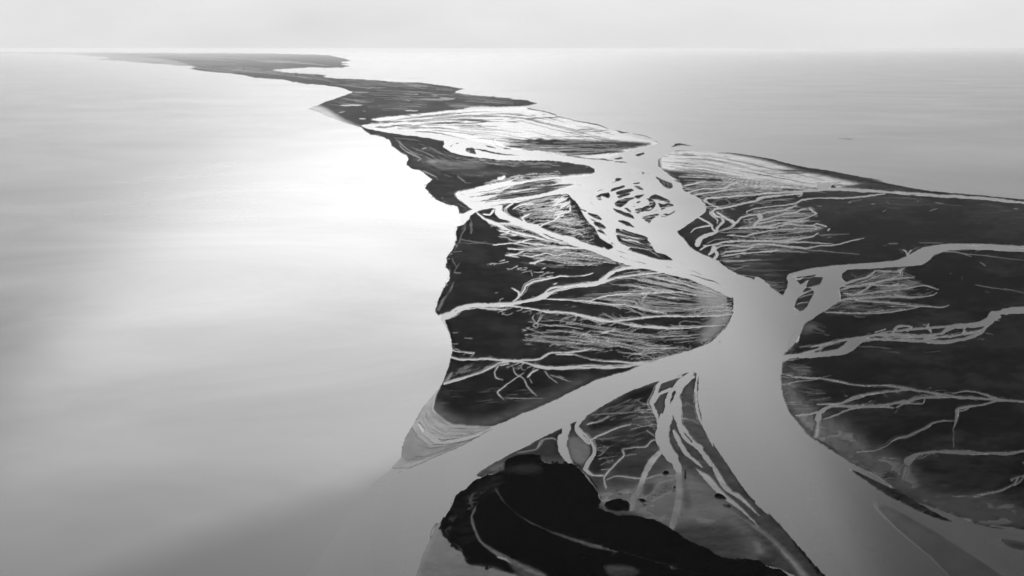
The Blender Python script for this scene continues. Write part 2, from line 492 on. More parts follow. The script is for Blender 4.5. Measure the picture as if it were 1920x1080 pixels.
# shoal lines left of it
bar('J 450,790,2 350,910,4 290,1020,4 240,1100,4', None, 0.5, 0.2, 1.2)

# ------------------------------------------------------------------ braided core: one body of water, its islands on top
water('''B 905,455 960,440 1000,470 950,520 900,560 880,600 930,650 1000,705 1060,750 1080,800 1180,850 1235,900 1235,950 1150,1010 1070,1065 E 650,290 700,350 760,410 850,460 940,500
 1000,550 1080,595 1200,640 1050,745 820,588 620,492 500,432 440,335 240,440 180,380 100,330 60,260 0,200 -60,90 D 1080,60 1250,20 B 330,720 470,680 470,650 430,605 600,600 720,580 800,560 830,500 880,470''')
water('S 200,560 265,600 400,560 560,605 720,660 900,715 1098,726 1275,800 1455,905 1620,1000 1755,1074 1850,1150 1700,1130 1600,1060 1400,990 1100,920 900,870 650,810 450,750 300,690')
for s in ['Q 380,665 450,632 545,612 562,650 555,692 520,682 460,658 435,662 462,702 420,718 393,692', 'Q 562,602 588,568 650,543 758,518 768,546 690,567 640,587 600,604', 'Q 638,612 700,588 852,562 874,590 820,612 720,637 650,644', 'Q 648,662 740,633 824,622 812,648 740,672 668,694',
          'Q 838,502 890,483 942,477 954,502 900,513 858,518', 'Q 853,530 900,522 962,548 1004,588 960,584 888,558', 'Q 878,656 950,643 1010,630 972,668 930,698 898,692', 'Q 612,762 658,723 760,692 864,672 884,690 802,722 772,752 712,804 648,788', 'Q 586,798 620,812 700,842 802,877 854,905 880,960 800,934 700,889 638,854',
          'Q 738,808 792,812 832,850 842,884 790,854', 'Q 1056,682 1130,636 1202,657 1292,698 1336,743 1250,734 1148,704', 'Q 1166,743 1250,758 1302,746 1390,775 1302,803 1208,840 1198,800', 'Q 1003,688 1062,692 1124,718 1150,760 1138,792 1092,834 1040,854 956,832 1000,788 1060,768 1062,732',
          'Q 886,742 950,718 964,736 920,758', 'Q 818,797 892,778 884,803', 'Q 868,832 960,808 1004,840 962,873 900,893 878,862', 'Q 946,932 1020,903 1102,887 1200,867 1172,912 1102,953 1060,1010 998,972', 'Q 1192,917 1270,877 1302,888 1342,867 1388,832 1394,847 1342,893 1240,929',
          'Q 186,812 232,833 274,862 240,862', 'Q 266,868 350,882 432,912 472,964 400,948 318,912', 'Q 298,930 342,944 404,972 360,974', 'Q 352,988 420,992 482,1028 516,1074 440,1064 378,1028', 'Q 652,968 720,962 802,987 842,1018 886,1055 800,1039 698,1004',
          'Q 1138,413 1200,433 1232,458 1302,478 1354,500 1364,552 1310,574 1248,542 1188,482', 'Q 618,430 690,423 738,440 690,468 575,498 640,460', 'Q 598,187 700,163 752,153 747,182 640,198', 'Q 858,167 900,128 992,103 1008,126 952,158 890,173', 'Q 1325,48 1390,10 1398,-5 1480,-3 1600,22 1705,42 1480,27', 'Q 1285,162 1350,144 1505,144 1400,172',
          'S 372,328 470,343 600,383 742,428 780,468 700,464 560,428 440,403 378,388', 'S 372,408 520,433 640,458 762,478 834,560 870,630 780,624 620,594 478,543 398,492', 'S 555,608 700,622 872,627 962,648 1098,730 900,719 718,664', 'S 82,253 140,248 202,278 244,328 180,323 108,292', 'S 122,343 180,353 214,398 150,374',
          'S 0,388 60,428 102,478 118,534 40,513 -200,480 -330,420 -420,330 -330,280 -160,260 -90,330', 'S 1138,353 1200,368 1262,398 1252,474 1188,422', 'S 1268,458 1332,438 1322,574 1278,522']:
    isle(s, 0.05, 0.15, grow=True, body=('islet', 'small dark islet in the braided middle of the river', 'islet', 'islets in the braided river'))
for s in ['Q 960,912,9 1080,872,13 1168,830,10', 'Q 1340,440,18 1400,470,20 1455,492,14', 'Q 678,313,8 704,328,9', 'Q 778,328,10 818,382,10', 'Q 848,270,9 900,290,13 965,307,7', 'Q 948,338,8 990,374,17 958,390,8', 'Q 1088,343,7 1162,380,11', 'Q 318,728,5 350,770,9 404,807,6', 'Q 493,813,6 560,855,9 604,872,5',
          'Q 380,612,13 472,575,12', 'Q 188,680,4 242,722,5', 'Q 1008,606,13 1042,595,9', 'Q 620,226,12 700,228,22 775,233,12', 'Q 388,190,12 500,200,22 605,212,14', 'Q 830,102,5 900,90,7 970,90,9 1004,126,8', 'Q 798,184,9 832,180,8', 'Q 1188,100,12 1228,119,10', 'Q 1233,167,9 1270,135,13 1330,127,11 1460,141,6', 'Q 1090,300,4 1130,335,5',
          'S 378,605,8 500,640,13 655,676,6', 'S 418,680,7 560,735,13 750,775,13 935,813,6', 'S 1118,745,6 1200,775,13 1275,803,6', 'S 978,855,7 1150,880,15 1350,920,17 1500,970,19 1620,1000,15 1755,1074,10', 'S 1268,850,6 1350,870,15 1455,907,8', 'S 308,510,18 362,542,9', 'S 328,452,10 350,402,10 372,382,8', 'S 18,530,6 130,560,15 265,607,8', 'S 420,560,6 520,600,10 600,625,5', 'S 640,305,6 720,340,6']:
    bar(s)
for s in ['S 430,540,8 600,570,9 850,605,8', 'S 400,395,6 560,435,9 720,468,8', 'Q 1240,480,6 1255,520,6', 'Q 1290,490,6 1300,540,6', 'Q 1320,500,5 1340,545,5', 'Q 460,690,8 520,740,8', 'Q 1150,700,5 1240,725,5', 'Q 1290,885,14 1320,878,10', 'Q 1000,950,6 1060,930,6 1150,905,5', 'Q 1150,740,9 1180,780,9 1210,840,10', 'Q 1060,790,12 1110,760,8', 'Q 900,840,5 960,830,5', 'Q 880,865,5 960,850,5']:
    wet(s, None, 1.0)
fan('Q -100,560 150,500 420,470 650,420', 'Q 60,860 250,800 450,860 640,930', 34, (0.5, 1.1), (0.1, 0.4), (0.6, 1.0), 'dry', 281, 0.6)
fan('S 300,640 600,760 1000,850 1500,1000', 'S 420,570 800,690 1200,790 1700,1040', 30, (0.5, 1.1), (0.12, 0.4), (0.5, 0.95), 'dry', 282, 0.5)
fan('Q 380,250 650,260 1000,330 1250,420', 'Q 450,440 760,420 1050,460 1200,560', 26, (0.5, 1.0), (0.08, 0.25), (0.6, 1.0), 'dry', 283, 0.8)
fan('S -100,80 150,330 330,560', 'S 60,200 260,420 420,600', 14, (0.5, 0.9), (0.1, 0.35), (0.6, 1.0), 'dry', 284, 0.5)
net('B 440,840 560,765 700,740 820,790 1030,900 1010,960 840,1050 740,980 560,960 330,910', 30, 4, 0.10, 0.85, 201, 2)
net('B 330,910 520,960 760,1060 700,1075 430,1075', 30, 4, 0.10, 0.8, 202, 2)
net('D 1183,188 1440,270 1660,400 1850,570 1600,500 1430,430 1290,380 1180,230', 40, 4, 0.10, 0.75, 203, 2, slope=-0.3)
net('B 870,640 1020,690 1080,790 960,790', 30, 3, 0.12, 0.9, 204, 2, slope=-0.4)
net('D 940,330 1160,200 1290,440 1130,400', 40, 4, 0.08, 0.6, 205, 2, slope=0.15)
# barrier bars along the lagoon
for s, lab in [
        ('B -40,205,8 90,228,10 160,250,9', 'short dark sand bar hooking off the tip of the headland'),
        ('B 160,258,6 300,290,8 430,315,9 490,330,9 540,352,6', 'thin dark sand bar curving along the lagoon below the headland'),
        ('B 575,348,6 630,375,12 690,381,7', 'small dark sand bar just beyond the long bar, towards the inlet'),
        ('B 712,385,7 800,403,10 855,421,6', 'slim dark sand bar sloping down to the inlet'),
        ('B 855,425,5 908,455,4', 'thread-thin dark bar at the left lip of the inlet'),
        ('B 1195,514,6 1350,520,8 1500,535,9 1700,570,11 1800,595,12 1930,627,12', 'long thin dark sand bar right of the inlet, edging the bright flat'),
        ('C 0,365,12 110,385,13 200,410,12 350,440,12 520,465,11 640,490,12 725,502,8', 'dark sand bar in the middle of the lagoon shore, curving down to the right'),
        ('C 600,515,5 640,505,8 750,510,10 850,525,10 905,537,6', 'short dark bar lying inside the middle of the lagoon shore'),
        ('C 900,552,10 1000,575,18 1200,608,18 1400,628,10 1530,636,6', 'wide dark wedge of sand along the lagoon, right of the middle'),
        ('C 1640,642,6 1750,655,12 1930,676,14', 'last dark sand bar on the lagoon shore, at the right edge'),
        ('C 590,230,5 650,232,8 700,236,4', 'lone dark streak of sand out in the open lagoon'),
]:
    bar(s, None, 0.05, 0.3, body=('sand_bar', lab, 'sand bar', 'sand bars along the lagoon'))

# upper flats: dark streaks over the film of water
fan('A 560,560 P 870,208 985,205 1110,236 1215,264', 'A 700,640 1000,665 P 960,286 1060,296 1130,292', 80, (0.7, 1.7), (0.08, 0.35), (0.35, 0.95), 'dry', 11, 0.8)
fan('P 930,262 1020,262 1130,264 1225,270', 'P 960,284 1040,290 1100,290 1180,284', 120, (0.9, 2.2), (0.15, 0.5), (0.5, 0.95), 'dry', 12, 0.5)
tint('P 1000,266 1060,263 1150,264 1222,269 1190,277 1120,283 1040,284 990,280', 0.05, 0.22, 1.6, 0.97)
fan('P 940,258 1020,262 1120,263 1215,266', 'P 960,285 1040,290 1120,288 1190,279', 22, (0.6, 1.1), (0.15, 0.5), (0.4, 0.8), 'wet', 13, 0.4)
chan('A 600,598,16 750,640,26 900,662,28 1050,688,40 1200,718,42 1350,748,40 1500,782,34 1700,802,34 1920,818,34 B 150,562,40 300,578,40 420,602,44 520,640,70')
water('A 1060,690 1180,700 1280,740 1200,750 1150,790 1090,780 1050,745')
isle('V 1283,556 1310,523 1382,518 1422,560 1444,604 1350,594')
wet('V 1320,560,10 1360,570,10', None, 1.0); bar('V 1390,530,14 1550,560,30 1750,602,26 1890,612,20 2050,625,8'); bar('V 1110,502,18 1150,470,10 1172,433,7'); bar('V 1180,465,18 1215,463,20'); bar('V 1550,500,10 1600,507,24 1690,522,10'); bar('V 1795,530,20 1875,542,12'); bar('V 1515,470,10 1560,482,10')
for s in ['A 1420,730,14 1400,715,8 1440,690,6', 'B 0,512,18 200,540,16 350,565,12 460,575,10', 'B 640,560,14 700,540,10 760,560,12']: chan(s)
bar('B 60,525,4 250,545,8 440,575,4'); bar('B 300,560,3 420,568,6 560,578,4')

net('A 600,570 P 870,210 985,207 1110,238 1205,264 1100,275 960,268 A 1000,660 750,625', 80, 3.4, 0.13, 0.85, 251, 2, 'dry', 0.02)
for s in ['V 1480,675,12 1560,682,14', 'V 1690,690,13 1745,690,11', 'V 1700,905,20 1790,890,28', 'V 1830,942,16 1872,920,14', 'V 1560,985,8 1640,970,8 1700,985,10', 'V 1600,1000,6 1800,985,8', 'V 760,535,12 810,525,14', 'V 420,420,7 475,462,9', 'V 460,488,9 540,560,10 660,625,10 740,662,7', 'V 690,690,7 745,655,7', 'V 770,815,9 925,892,10', 'V 510,590,12 560,620,9', 'V 1200,890,6 1290,950,6', 'V 860,400,8 930,415,6']:
    wet(s, None, 0.7)
tint('V 800,690 1000,678 1350,700 1580,750 1400,792 1000,802 870,722', 0.1, 0.5, 2.0); tint('V 1500,830 1870,835 1800,860 1550,850', 0.1, 0.5, 2)
bar('V 100,185,10 250,190,12 500,183,8'); bar('V 60,215,8 240,212,10'); bar('V 160,260,20 280,260,26 400,255,16', None, 0.35, 0.4); bar('V 490,105,8 610,115,9'); bar('V 680,95,6 730,98,8')
# headland and far coast: pale pools and field strips
for s in ['A 300,452,9 380,450,11 455,453,9', 'A 440,548,10 480,548,10', 'A 1190,476,12 1240,473,12', 'A 770,490,8 860,490,8', 'A 400,358,5 500,360,5', 'A 880,405,4 1000,407,5 1120,405,7', 'A 1020,398,5 1120,402,6', 'A 160,505,5 230,502,5',
          'A 290,505,6 330,500,6', 'A 760,370,4 860,372,4', 'A 960,375,4 1000,385,5', 'A 620,590,5 520,597,8', 'A 520,580,6 600,578,7', 'A 890,765,6 915,760,8', 'A 1340,420,3 1380,430,3', 'A 780,415,3 800,420,3', 'A 500,330,3 520,328,3', 'A 460,497,3 480,495,3']:
    wet(s, None, 0.75)
for s in ['A 700,700,6 760,750,7 830,800,7 885,840,6', 'A 720,700,5 745,735,5', 'A 880,920,5 940,945,5 990,970,5 1000,990,4', 'A 1140,950,4 1200,1005,4', 'O 200,30,4 220,70,4 270,100,4', 'O 300,80,4 400,130,5 440,125,5']:
    wet(s, None, 0.4)
tint('A 920,855 1080,850 1360,885 1250,905 1040,915', 0.1, 0.62, 2.0)
tint('A 1100,930 1400,925 1500,945 1200,960', 0.08, 0.55, 3)
fan('M 300,122 900,120 A 0,110 300,140', 'M 900,180 1400,235 A 100,280 350,330', 60, (0.6, 1.3), (0.1, 0.35), (0.12, 0.4), 'wet', 21, 0.4)
fan('A 250,260 700,285 1200,340 1650,425', 'A 130,470 400,520 800,500 1600,460', 120, (0.6, 1.2), (0.06, 0.25), (0.10, 0.4), 'wet', 22, 0.6)
fan('A 650,660 900,700 1100,800 1500,860', 'A 800,850 950,930 1100,1000 1300,1030', 50, (0.7, 1.3), (0.1, 0.3), (0.08, 0.3), 'wet', 23, 0.8)
fan('A 1100,815 1500,850 1900,870', 'A 1150,850 1500,890 1900,900', 45, (0.6, 1.2), (0.06, 0.2), (0.15, 0.5), 'wet', 24, 0.6)
fan('A 1350,1010 1500,970 1700,945 1900,940', 'A 1250,1060 1500,1020 1750,985 1920,965', 60, (0.7, 1.5), (0.1, 0.3), (0.4, 0.95), 'wet', 25, 0.7)
chan('A 1440,985,14 1480,970,22'); wet('A 1510,1000,14 1560,985,8 1640,985,6', None, 0.9)
# tip of the headland fading into mist, painted as wetness and pale tone
tint('A -60,480 20,440 110,440 200,480 330,560 440,610 380,625 200,570 60,520', 0.75, 0.6, 4.0, 0.85, 2.0)
tint('M 0,112 500,122 900,150 1100,200 850,190 500,158 0,130', 0.7, 0.6, 6, 0.6, 1.5)

# ------------------------------------------------------------------ left outlet and the awash flats above it
tint('D 300,75 700,15 1000,-30 1300,-50 1300,90 1050,95 720,150 450,212 395,205 370,170 300,125', 0.9, 0.8, 1.2)
fan('D 320,85 700,25 1000,-15 1250,-35', 'D 420,170 720,130 1000,90 1250,60', 110, (0.8, 2.0), (0.08, 0.4), (0.5, 0.95), 'dry', 31, 0.7)
chan('D 150,330,3 250,290,12 330,252,34 400,212,40 470,182,34 560,165,30 700,140,30 850,112,26 1000,85,30 1150,55,50', rim=1.2)
isle('D 325,238 330,205 370,190 410,200 370,222')
chan('D 450,200,26 540,180,30 600,185,40 590,220,42 640,262,44 720,290,40 800,312,36 900,352,40 1000,392,36 1100,422,38 1200,462,40 1300,492,38 1400,532,40 1480,572,38 1600,602,34 1750,622,38 1920,662,38 E 780,632,34 880,672,30 960,712,26 1040,755,16')
chan('D 440,225,14 470,255,16 530,290,18 620,330,15 720,370,14 850,400,14 950,430,12 1050,448,12 1150,462,12')
chan('D 540,300,12 700,312,12 820,342,16 880,372,16 960,412,14 1080,445,10')
for s in ['R 430,802,14 640,790,11 780,775,13 850,747,11 940,735,9', 'R 620,856,17 800,865,11 1000,850,11 1200,840,11 1600,852,11', 'R 780,772,8 950,790,9 1200,820,9 1450,837,9', 'R 515,600,10 640,622,11 760,665,11 850,690,12', 'R 520,632,12 640,640,9', 'R 525,675,12 640,665,9 760,682,9', 'R 820,935,9 900,950,9 1000,940,9 1100,910,9 1250,940,7 1400,902,6 1700,950,6', 'R 600,942,12 660,932,17 760,915,9 830,885,9 950,890,6',
          'R 900,1030,14 960,1032,19 1000,1010,13 1090,990,9', 'R 230,400,18 280,440,20 420,515,22 480,545,20']:
    chan(s, strands=False)
for s in ['R 510,702,9 600,710,9 680,752,7', 'R 730,965,9 762,970,9', 'R 940,960,6 970,1010,7', 'R 1000,1030,6 1100,1050,5', 'R 1280,990,8 1420,1020,9 1560,1035,9', 'R 1640,1065,10 1690,1050,9', 'R 410,575,12 430,560,8', 'R 480,610,9 500,625,9', 'R 60,560,7 50,640,7 20,740,6', 'R 140,450,9 160,540,9 150,660,9', 'R 0,780,5 150,790,7 350,770,5']:
    wet(s, None, 0.9 if ' 60,560' not in s and '140,450' not in s and '0,780' not in s else 0.35)
for s in ['R 240,192,9 450,166,11 640,160,6', 'R 480,192,12 700,152,16 1000,102,13 1290,60,8', 'R 540,227,13 750,202,16 1000,166,14 1110,120,8', 'R 640,252,6 900,230,10 1290,165,14', 'R 130,250,9 250,262,8', 'R 20,160,14 120,180,12 200,185,8', 'R 150,300,5 260,285,6', 'R 700,60,10 900,40,12 1200,10,8', 'R 380,320,8 500,300,12 660,275,6']:
    bar(s, None, 0.1, 0.3)
wet('R 100,265,14 190,205,13 230,178,12', None, 1.0); wet('R 150,240,9 250,270,9', None, 1.0); wet('R 100,290,30 200,300,40 290,290,26', None, 1.0)
chan('D 700,160,10 640,200,12 645,230,13 700,265,8'); chan('D 830,232,8 770,262,14 795,298,13 860,322,8'); chan('D 1110,180,14 1105,215,14 1030,242,9 1000,280,9 920,310,8 885,335,8')
chan('D 700,200,6 760,170,8 850,160,8'); chan('D 480,235,8 530,245,9 560,205,12')
bar('D 455,235,6 500,215,14 545,205,8'); bar('D 560,260,5 640,285,18 690,292,6')
fan('D 680,190 800,150 950,120 1120,100', 'D 900,330 1000,340 1150,380 1270,420', 60, (0.6, 1.4), (0.25, 0.7), (0.5, 1.0), 'wet', 32, 0.9)
fan('D 960,130 1050,110 1100,100', 'D 1000,270 1080,240 1130,200', 30, (0.7, 1.4), (0.2, 0.6), (0.6, 1.0), 'water', 33, 0.9)
fan('D 620,340 800,380 1000,430 1200,470', 'D 650,520 850,560 1100,590 1500,600', 36, (0.7, 1.3), (0.15, 0.45), (0.5, 1.0), 'wet', 34, 1.2)
fan('D 700,480 1000,480 1250,500 1500,590', 'D 800,560 1000,570 1250,590 1500,605', 40, (0.7, 1.2), (0.1, 0.35), (0.4, 0.95), 'wet', 35, 1.2)
for s in ['D 660,490,10 690,490,10', 'D 640,530,9 700,540,9 740,548,7', 'D 700,545,6 760,505,6 850,500,6', 'D 590,355,8 640,352,6', 'D 780,625,12 802,628,12', 'D 850,600,9 890,575,7 925,570,5', 'D 905,635,9 938,622,7', 'D 830,655,7 840,680,7', 'D 985,742,9 1015,735,10',
          'D 600,855,5 630,845,6', 'D 570,805,5 590,803,5', 'D 940,690,9 985,685,7', 'D 1230,608,7 1265,600,7', 'D 1090,580,5 1190,592,6']:
    wet(s, None, 0.85)
net('D 620,340 900,400 1250,490 1600,600 1300,620 900,600 650,530', 70, 4.5, 0.10, 0.85, 211, 4, slope=-0.12)
net('D 700,160 1100,100 1130,220 1280,430 1000,360 850,320', 50, 4, 0.08, 0.7, 212, 3, slope=0.12)
for s in ['O 385,235,5 382,290,6 352,345,5 335,400,6 305,450,5', 'O 432,235,6 428,320,6', 'O 350,370,4 450,390,5 600,408,5', 'O 290,470,5 355,462,6', 'O 280,520,5 300,560,5 320,590,4', 'O 300,630,7 345,632,7', 'O 340,560,4 300,620,5', 'O 420,250,4 440,300,4']:
    wet(s, None, 0.3, 1.2)
tint('O 300,640 292,700 255,780 195,850 160,925 180,930 235,812 285,745', 0.25, 0.42, 1.0)
# creeks of the central plain
chan('D 135,985,30 200,975,44 260,955,42 310,920,38 400,895,26 550,890,22 700,880,20 850,852,22 920,828,30 1000,790,18 1150,757,18 1290,742,26 1350,710,26 1400,660,18 1480,632,14 1600,620,16 1720,622,10', rim=1.1)
isle('D 270,948 300,935 310,915 290,925')
chan('D 920,810,12 970,772,12 1150,745,11 1300,722,10'); chan('D 1320,732,20 1450,697,14 1600,672,11 1800,652,9'); chan('D 1380,690,8 1440,650,10 1520,630,8')
chan('D 330,925,10 500,905,12 700,900,12 820,915,14 940,940,15 1080,945,14 1200,967,17 1300,987,15 1400,1010,13 1550,1035,12 1750,1050,12 1920,1062,11 H 700,192,13 900,211,11 1050,215,10 1200,205,9 1380,190,9')
chan('D 1180,960,8 1260,985,9 1340,1008,9 1400,1012,8'); chan('D 450,912,5 560,918,5 640,925,4')
chan('H 560,163,11 650,155,11 780,138,10 900,130,9 1050,125,9 1200,130,8 1430,118,10'); chan('D 1400,1010,8 1500,1000,9 1600,985,9 1750,975,8 1920,970,8')
chan('D 920,847,10 1100,855,9 1240,865,9 1400,885,9 1500,890,8 1620,915,7 1800,950,6'); wet('D 1400,885,6 1440,905,6 1475,922,5', None, 0.8); chan('D 1240,865,7 1330,835,7 1470,815,7 1650,808,6 1920,795,6')
chan('D 700,865,8 735,842,12 742,800,11 705,775,9 692,768,7'); chan('D 735,832,13 775,792,15 790,752,15 850,722,13 970,697,13 1040,682,13 1150,685,9 1275,664,7')
wet('D 610,850,6 600,870,6 640,880,5', None, 0.6); wet('D 640,945,6 620,955,7 660,965,6 700,950,6', None, 0.6); wet('D 850,960,6 840,990,7 880,1040,7 860,1060,5', None, 0.8); wet('D 900,965,6 870,1030,7', None, 0.8); wet('D 1040,990,6 1060,1020,6', None, 0.5)
fan('D 1450,660 1600,650 1800,680 E 950,720 1040,770', 'E 100,780 400,850 700,870 900,850 1050,860', 36, (0.7, 1.4), (0.25, 0.8), (0.5, 1.0), 'wet', 41, 1.2)
fan('D 1000,860 1300,900 1600,960 H 900,150 1400,130', 'D 1250,800 1500,780 1700,770 H 800,30 1400,40', 18, (0.6, 1.2), (0.3, 0.7), (0.5, 1.0), 'wet', 42, 1.2)
tint('H 1200,-120 1330,-80 1425,-20 1435,120 1380,200 1280,300 1200,330 1230,220 1290,120 1180,10', 0.62, 0.55, 7, 0.75)
isle('H 1395,-10 1420,0 1438,50 1432,85 1405,70 1392,50')
bar('H 1190,330,10 1250,315,20 1290,300,8'); wet('H 1290,290,8 1370,215,8 1425,150,8', None, 0.85)
fan('H 0,160 200,140 500,190 900,230 1300,220', 'H 0,300 300,320 600,360 900,400 1200,350', 28, (0.6, 1.3), (0.15, 0.6), (0.5, 1.0), 'wet', 43, 1.4)
fan('H 350,230 600,270 900,330 1200,330', 'H 100,330 400,370 700,410 1050,390', 26, (0.6, 1.3), (0.1, 0.4), (0.5, 1.0), 'wet', 44, 1.4)
fan('G 1150,250 1500,280 1920,300', 'G 1200,330 1500,350 1920,400', 24, (0.6, 1.2), (0.1, 0.4), (0.4, 0.9), 'wet', 45, 1.2)
for s in ['G 1300,115,7 1270,165,7 1230,190,7 1250,220,6', 'G 1180,215,6 1260,240,6 1320,268,4', 'G 1640,235,8 1580,265,8 1560,290,8', 'G 1420,180,5 1440,150,5 1520,125,5', 'G 1800,235,6 1815,215,6', 'G 1490,190,5 1570,180,5 1580,160,5', 'G 1150,300,7 1280,305,6 1420,320,5',
          'G 1250,300,5 1330,320,5', 'G 1340,345,6 1380,330,6 1480,330,5', 'G 650,250,5 690,245,5', 'G 640,330,6 690,325,5', 'G 730,285,5 790,290,4', 'G 640,340,7 660,350,7', 'G 720,410,5 750,395,6 800,400,6 770,425,7']:
    wet(s, None, 0.7)
chan('G 640,375,7 720,385,7 805,392,6')
chan('G 620,415,20 700,440,17 800,438,15 900,435,15 1050,447,16 1130,452,20 1200,472,17 1320,500,19 1480,500,19 1600,490,17 1750,495,17 1920,487,17 H 150,500,19 250,497,18 380,487,14 550,492,14 700,480,13 860,464,14')
chan('G 1100,445,12 1180,440,9 1270,435,11 1310,410,13 1340,395,14 1420,390,9 1550,380,8 1650,360,7'); chan('H 160,400,10 300,405,10 380,430,9 450,445,10 600,455,11 750,462,13 850,455,15 1000,420,15 1150,390,14')
chan('G 1050,452,14 980,465,15 920,500,15 850,535,13 760,560,15 660,590,20 590,612,14'); wet('G 640,540,10 600,600,30 620,585,24', None, 0.6, 3)
for s in ['G 985,478,8 950,530,10 960,570,9 1010,590,6', 'G 1060,470,8 990,485,10', 'G 1085,500,10 1100,540,9 1160,580,9 1190,640,9 1255,702,7', 'G 1165,535,7 1080,590,8 1000,650,10 968,678,11 1020,732,6', 'G 1020,718,5 1150,718,5 1300,722,5', 'G 1265,512,9 1220,530,14 1185,572,13',
          'G 1200,575,5 1220,610,5', 'G 1310,520,7 1340,560,6 1400,610,6', 'G 1350,550,6 1500,600,5', 'G 1400,560,5 1450,570,5']:
    wet(s, None, 0.9)
fan('G 800,460 700,500 620,540', 'G 850,500 740,540 620,570', 16, (0.7, 1.3), (0.2, 0.5), (0.2, 0.5), 'wet', 46, 0.8)
fan('G 560,650 800,640 1100,620 1300,620', 'G 530,800 700,800 1000,760 1300,720', 40, (0.7, 1.2), (0.05, 0.2), (0.08, 0.3), 'wet', 47, 1.0)
tint('G 540,740 560,800 700,880 900,880 1050,840 1250,740 1400,680 H 400,560 300,640 0,780 G 950,920 650,915 500,830 505,760', 0.4, 0.4, 9, 0.8)

net('D 1420,680 1700,640 E 800,650 1030,760 1050,860 700,900 H 900,110 500,60 200,10', 110, 5.5, 0.05, 0.25, 221, 6, slope=-0.03)
net('H 0,130 300,150 600,210 1000,240 1380,220 1200,340 900,420 500,400 100,390', 90, 5, 0.05, 0.3, 222, 5, slope=-0.05)
net('G 1150,180 1500,160 1900,230 1900,400 1600,370 1200,340', 50, 5, 0.08, 0.7, 223, 5)
net('D 1000,860 1500,960 H 900,140 300,90 0,20', 90, 6, 0.05, 0.5, 224, 5)
# pale spit at the mouth of the left branch
chan('G 400,900,10 450,960,30 540,1030,44 J 720,120,30 900,82,18 1100,5,10')
wet('G 555,640,12 515,720,14 505,800,14 560,850,9 660,925,6', None, 0.9, 1.5)
bar('G 355,930,5 400,1000,6 470,1055,4', None, 0.2, 0.2); bar('G 405,890,5 450,950,5 520,1005,4', None, 0.2, 0.2); bar('G 500,690,4 430,790,4 350,930,5 310,1000,6 285,1070,5', None, 0.25, 0.25, 1.2)
tint('J 500,20 460,80 432,150 432,210 480,250 560,238 700,200 850,140 1000,72 880,92 760,130 640,140 560,90', 0.62, 0.3, 2)
fan('J 470,100 600,160 800,140 980,70', 'J 440,220 550,235 700,195 900,120', 30, (0.7, 1.3), (0.2, 0.5), (0.2, 0.6), 'wet', 51, 0.8)
bar('J 500,298,3 400,330,6 350,320,3', None, 0.3, 0.3, 1.0); wet('J 420,268,7 520,266,8 640,235,8 700,205,5', None, 0.95); bar('J 660,130,5 850,115,6 1000,70,5', None, 0.2, 0.25); bar('J 270,378,2 330,352,4', None, 0.3, 0.3); bar('J 150,540,2 215,515,4', None, 0.4, 0.4)

creeks('D 620,560 800,640 1000,660', 9, 2.7, (14, 34), (0.7, 1.3), 401)
creeks('D 700,875 900,850 1150,755', 9, -2.6, (12, 30), (0.7, 1.2), 402)
creeks('D 500,905 800,915 1100,945 1400,1010', 14, 2.5, (14, 40), (0.7, 1.4), 403)
creeks('H 200,100 560,165 900,210 1300,200', 14, 2.8, (20, 55), (0.7, 1.3), 404)
creeks('H 560,160 900,130 1400,118', 12, -2.9, (20, 60), (0.7, 1.3), 405)
creeks('E 1040,800 1050,860 1050,900', 10, 3.1, (40, 95), (0.8, 1.5), 406)
creeks('E 450,545 700,600 950,710', 10, 2.9, (25, 60), (0.7, 1.3), 407)
creeks('H 850,465 1000,420 1150,390 1250,350', 12, -2.95, (30, 80), (0.8, 1.4), 408)
creeks('G 700,440 1000,440 1320,500', 8, -2.7, (12, 30), (0.7, 1.2), 409)
creeks('G 1000,465 1200,472 1400,502', 8, 2.3, (14, 34), (0.7, 1.3), 410)
creeks('D 1480,572 1200,462 900,352 640,262', 14, -0.5, (14, 36), (0.7, 1.3), 411)
creeks('D 1400,535 1100,425 800,312', 12, 2.85, (20, 55), (0.7, 1.3), 412)
fan('G 520,830 650,915 850,925 1000,900', 'J 440,215 560,238 700,200 900,120', 22, (0.5, 1.2), (0.2, 0.6), (0.3, 0.7), 'dry', 285, 0.7)
fan('G 500,720 520,830 650,910', 'G 380,930 450,1010 560,1060', 14, (0.5, 1.0), (0.2, 0.6), (0.3, 0.6), 'dry', 286, 0.7)
# ------------------------------------------------------------------ right-hand flats
tint('P 1245,285 1330,283 1420,298 1500,320 1600,342 1650,352 1560,356 1480,346 1400,337 1340,327 1290,322 1240,316', 0.92, 0.8, 2.0)
fan('P 1245,290 1330,288 1420,305 1560,340', 'P 1240,318 1290,326 1400,342 1520,356', 34, (0.6, 1.3), (0.15, 0.5), (0.3, 0.9), 'dry', 61, 0.6)
fan('P 1250,316 1340,322 1450,338 1600,350', 'P 1285,352 1360,352 1440,356 1560,362', 70, (0.7, 1.4), (0.15, 0.5), (0.6, 1.0), 'wet', 62, 0.7)
bar('C 160,458,4 260,462,10 400,472,4'); bar('C 600,520,3 660,508,6')
tint('C 600,580 780,550 900,560 1100,600 1250,612 1000,612 700,590', 0.1, 0.3, 1.5)
water('C 430,560 490,548 520,545 540,570 490,595 440,590'); isle('C 525,575 545,565 570,580 540,592')
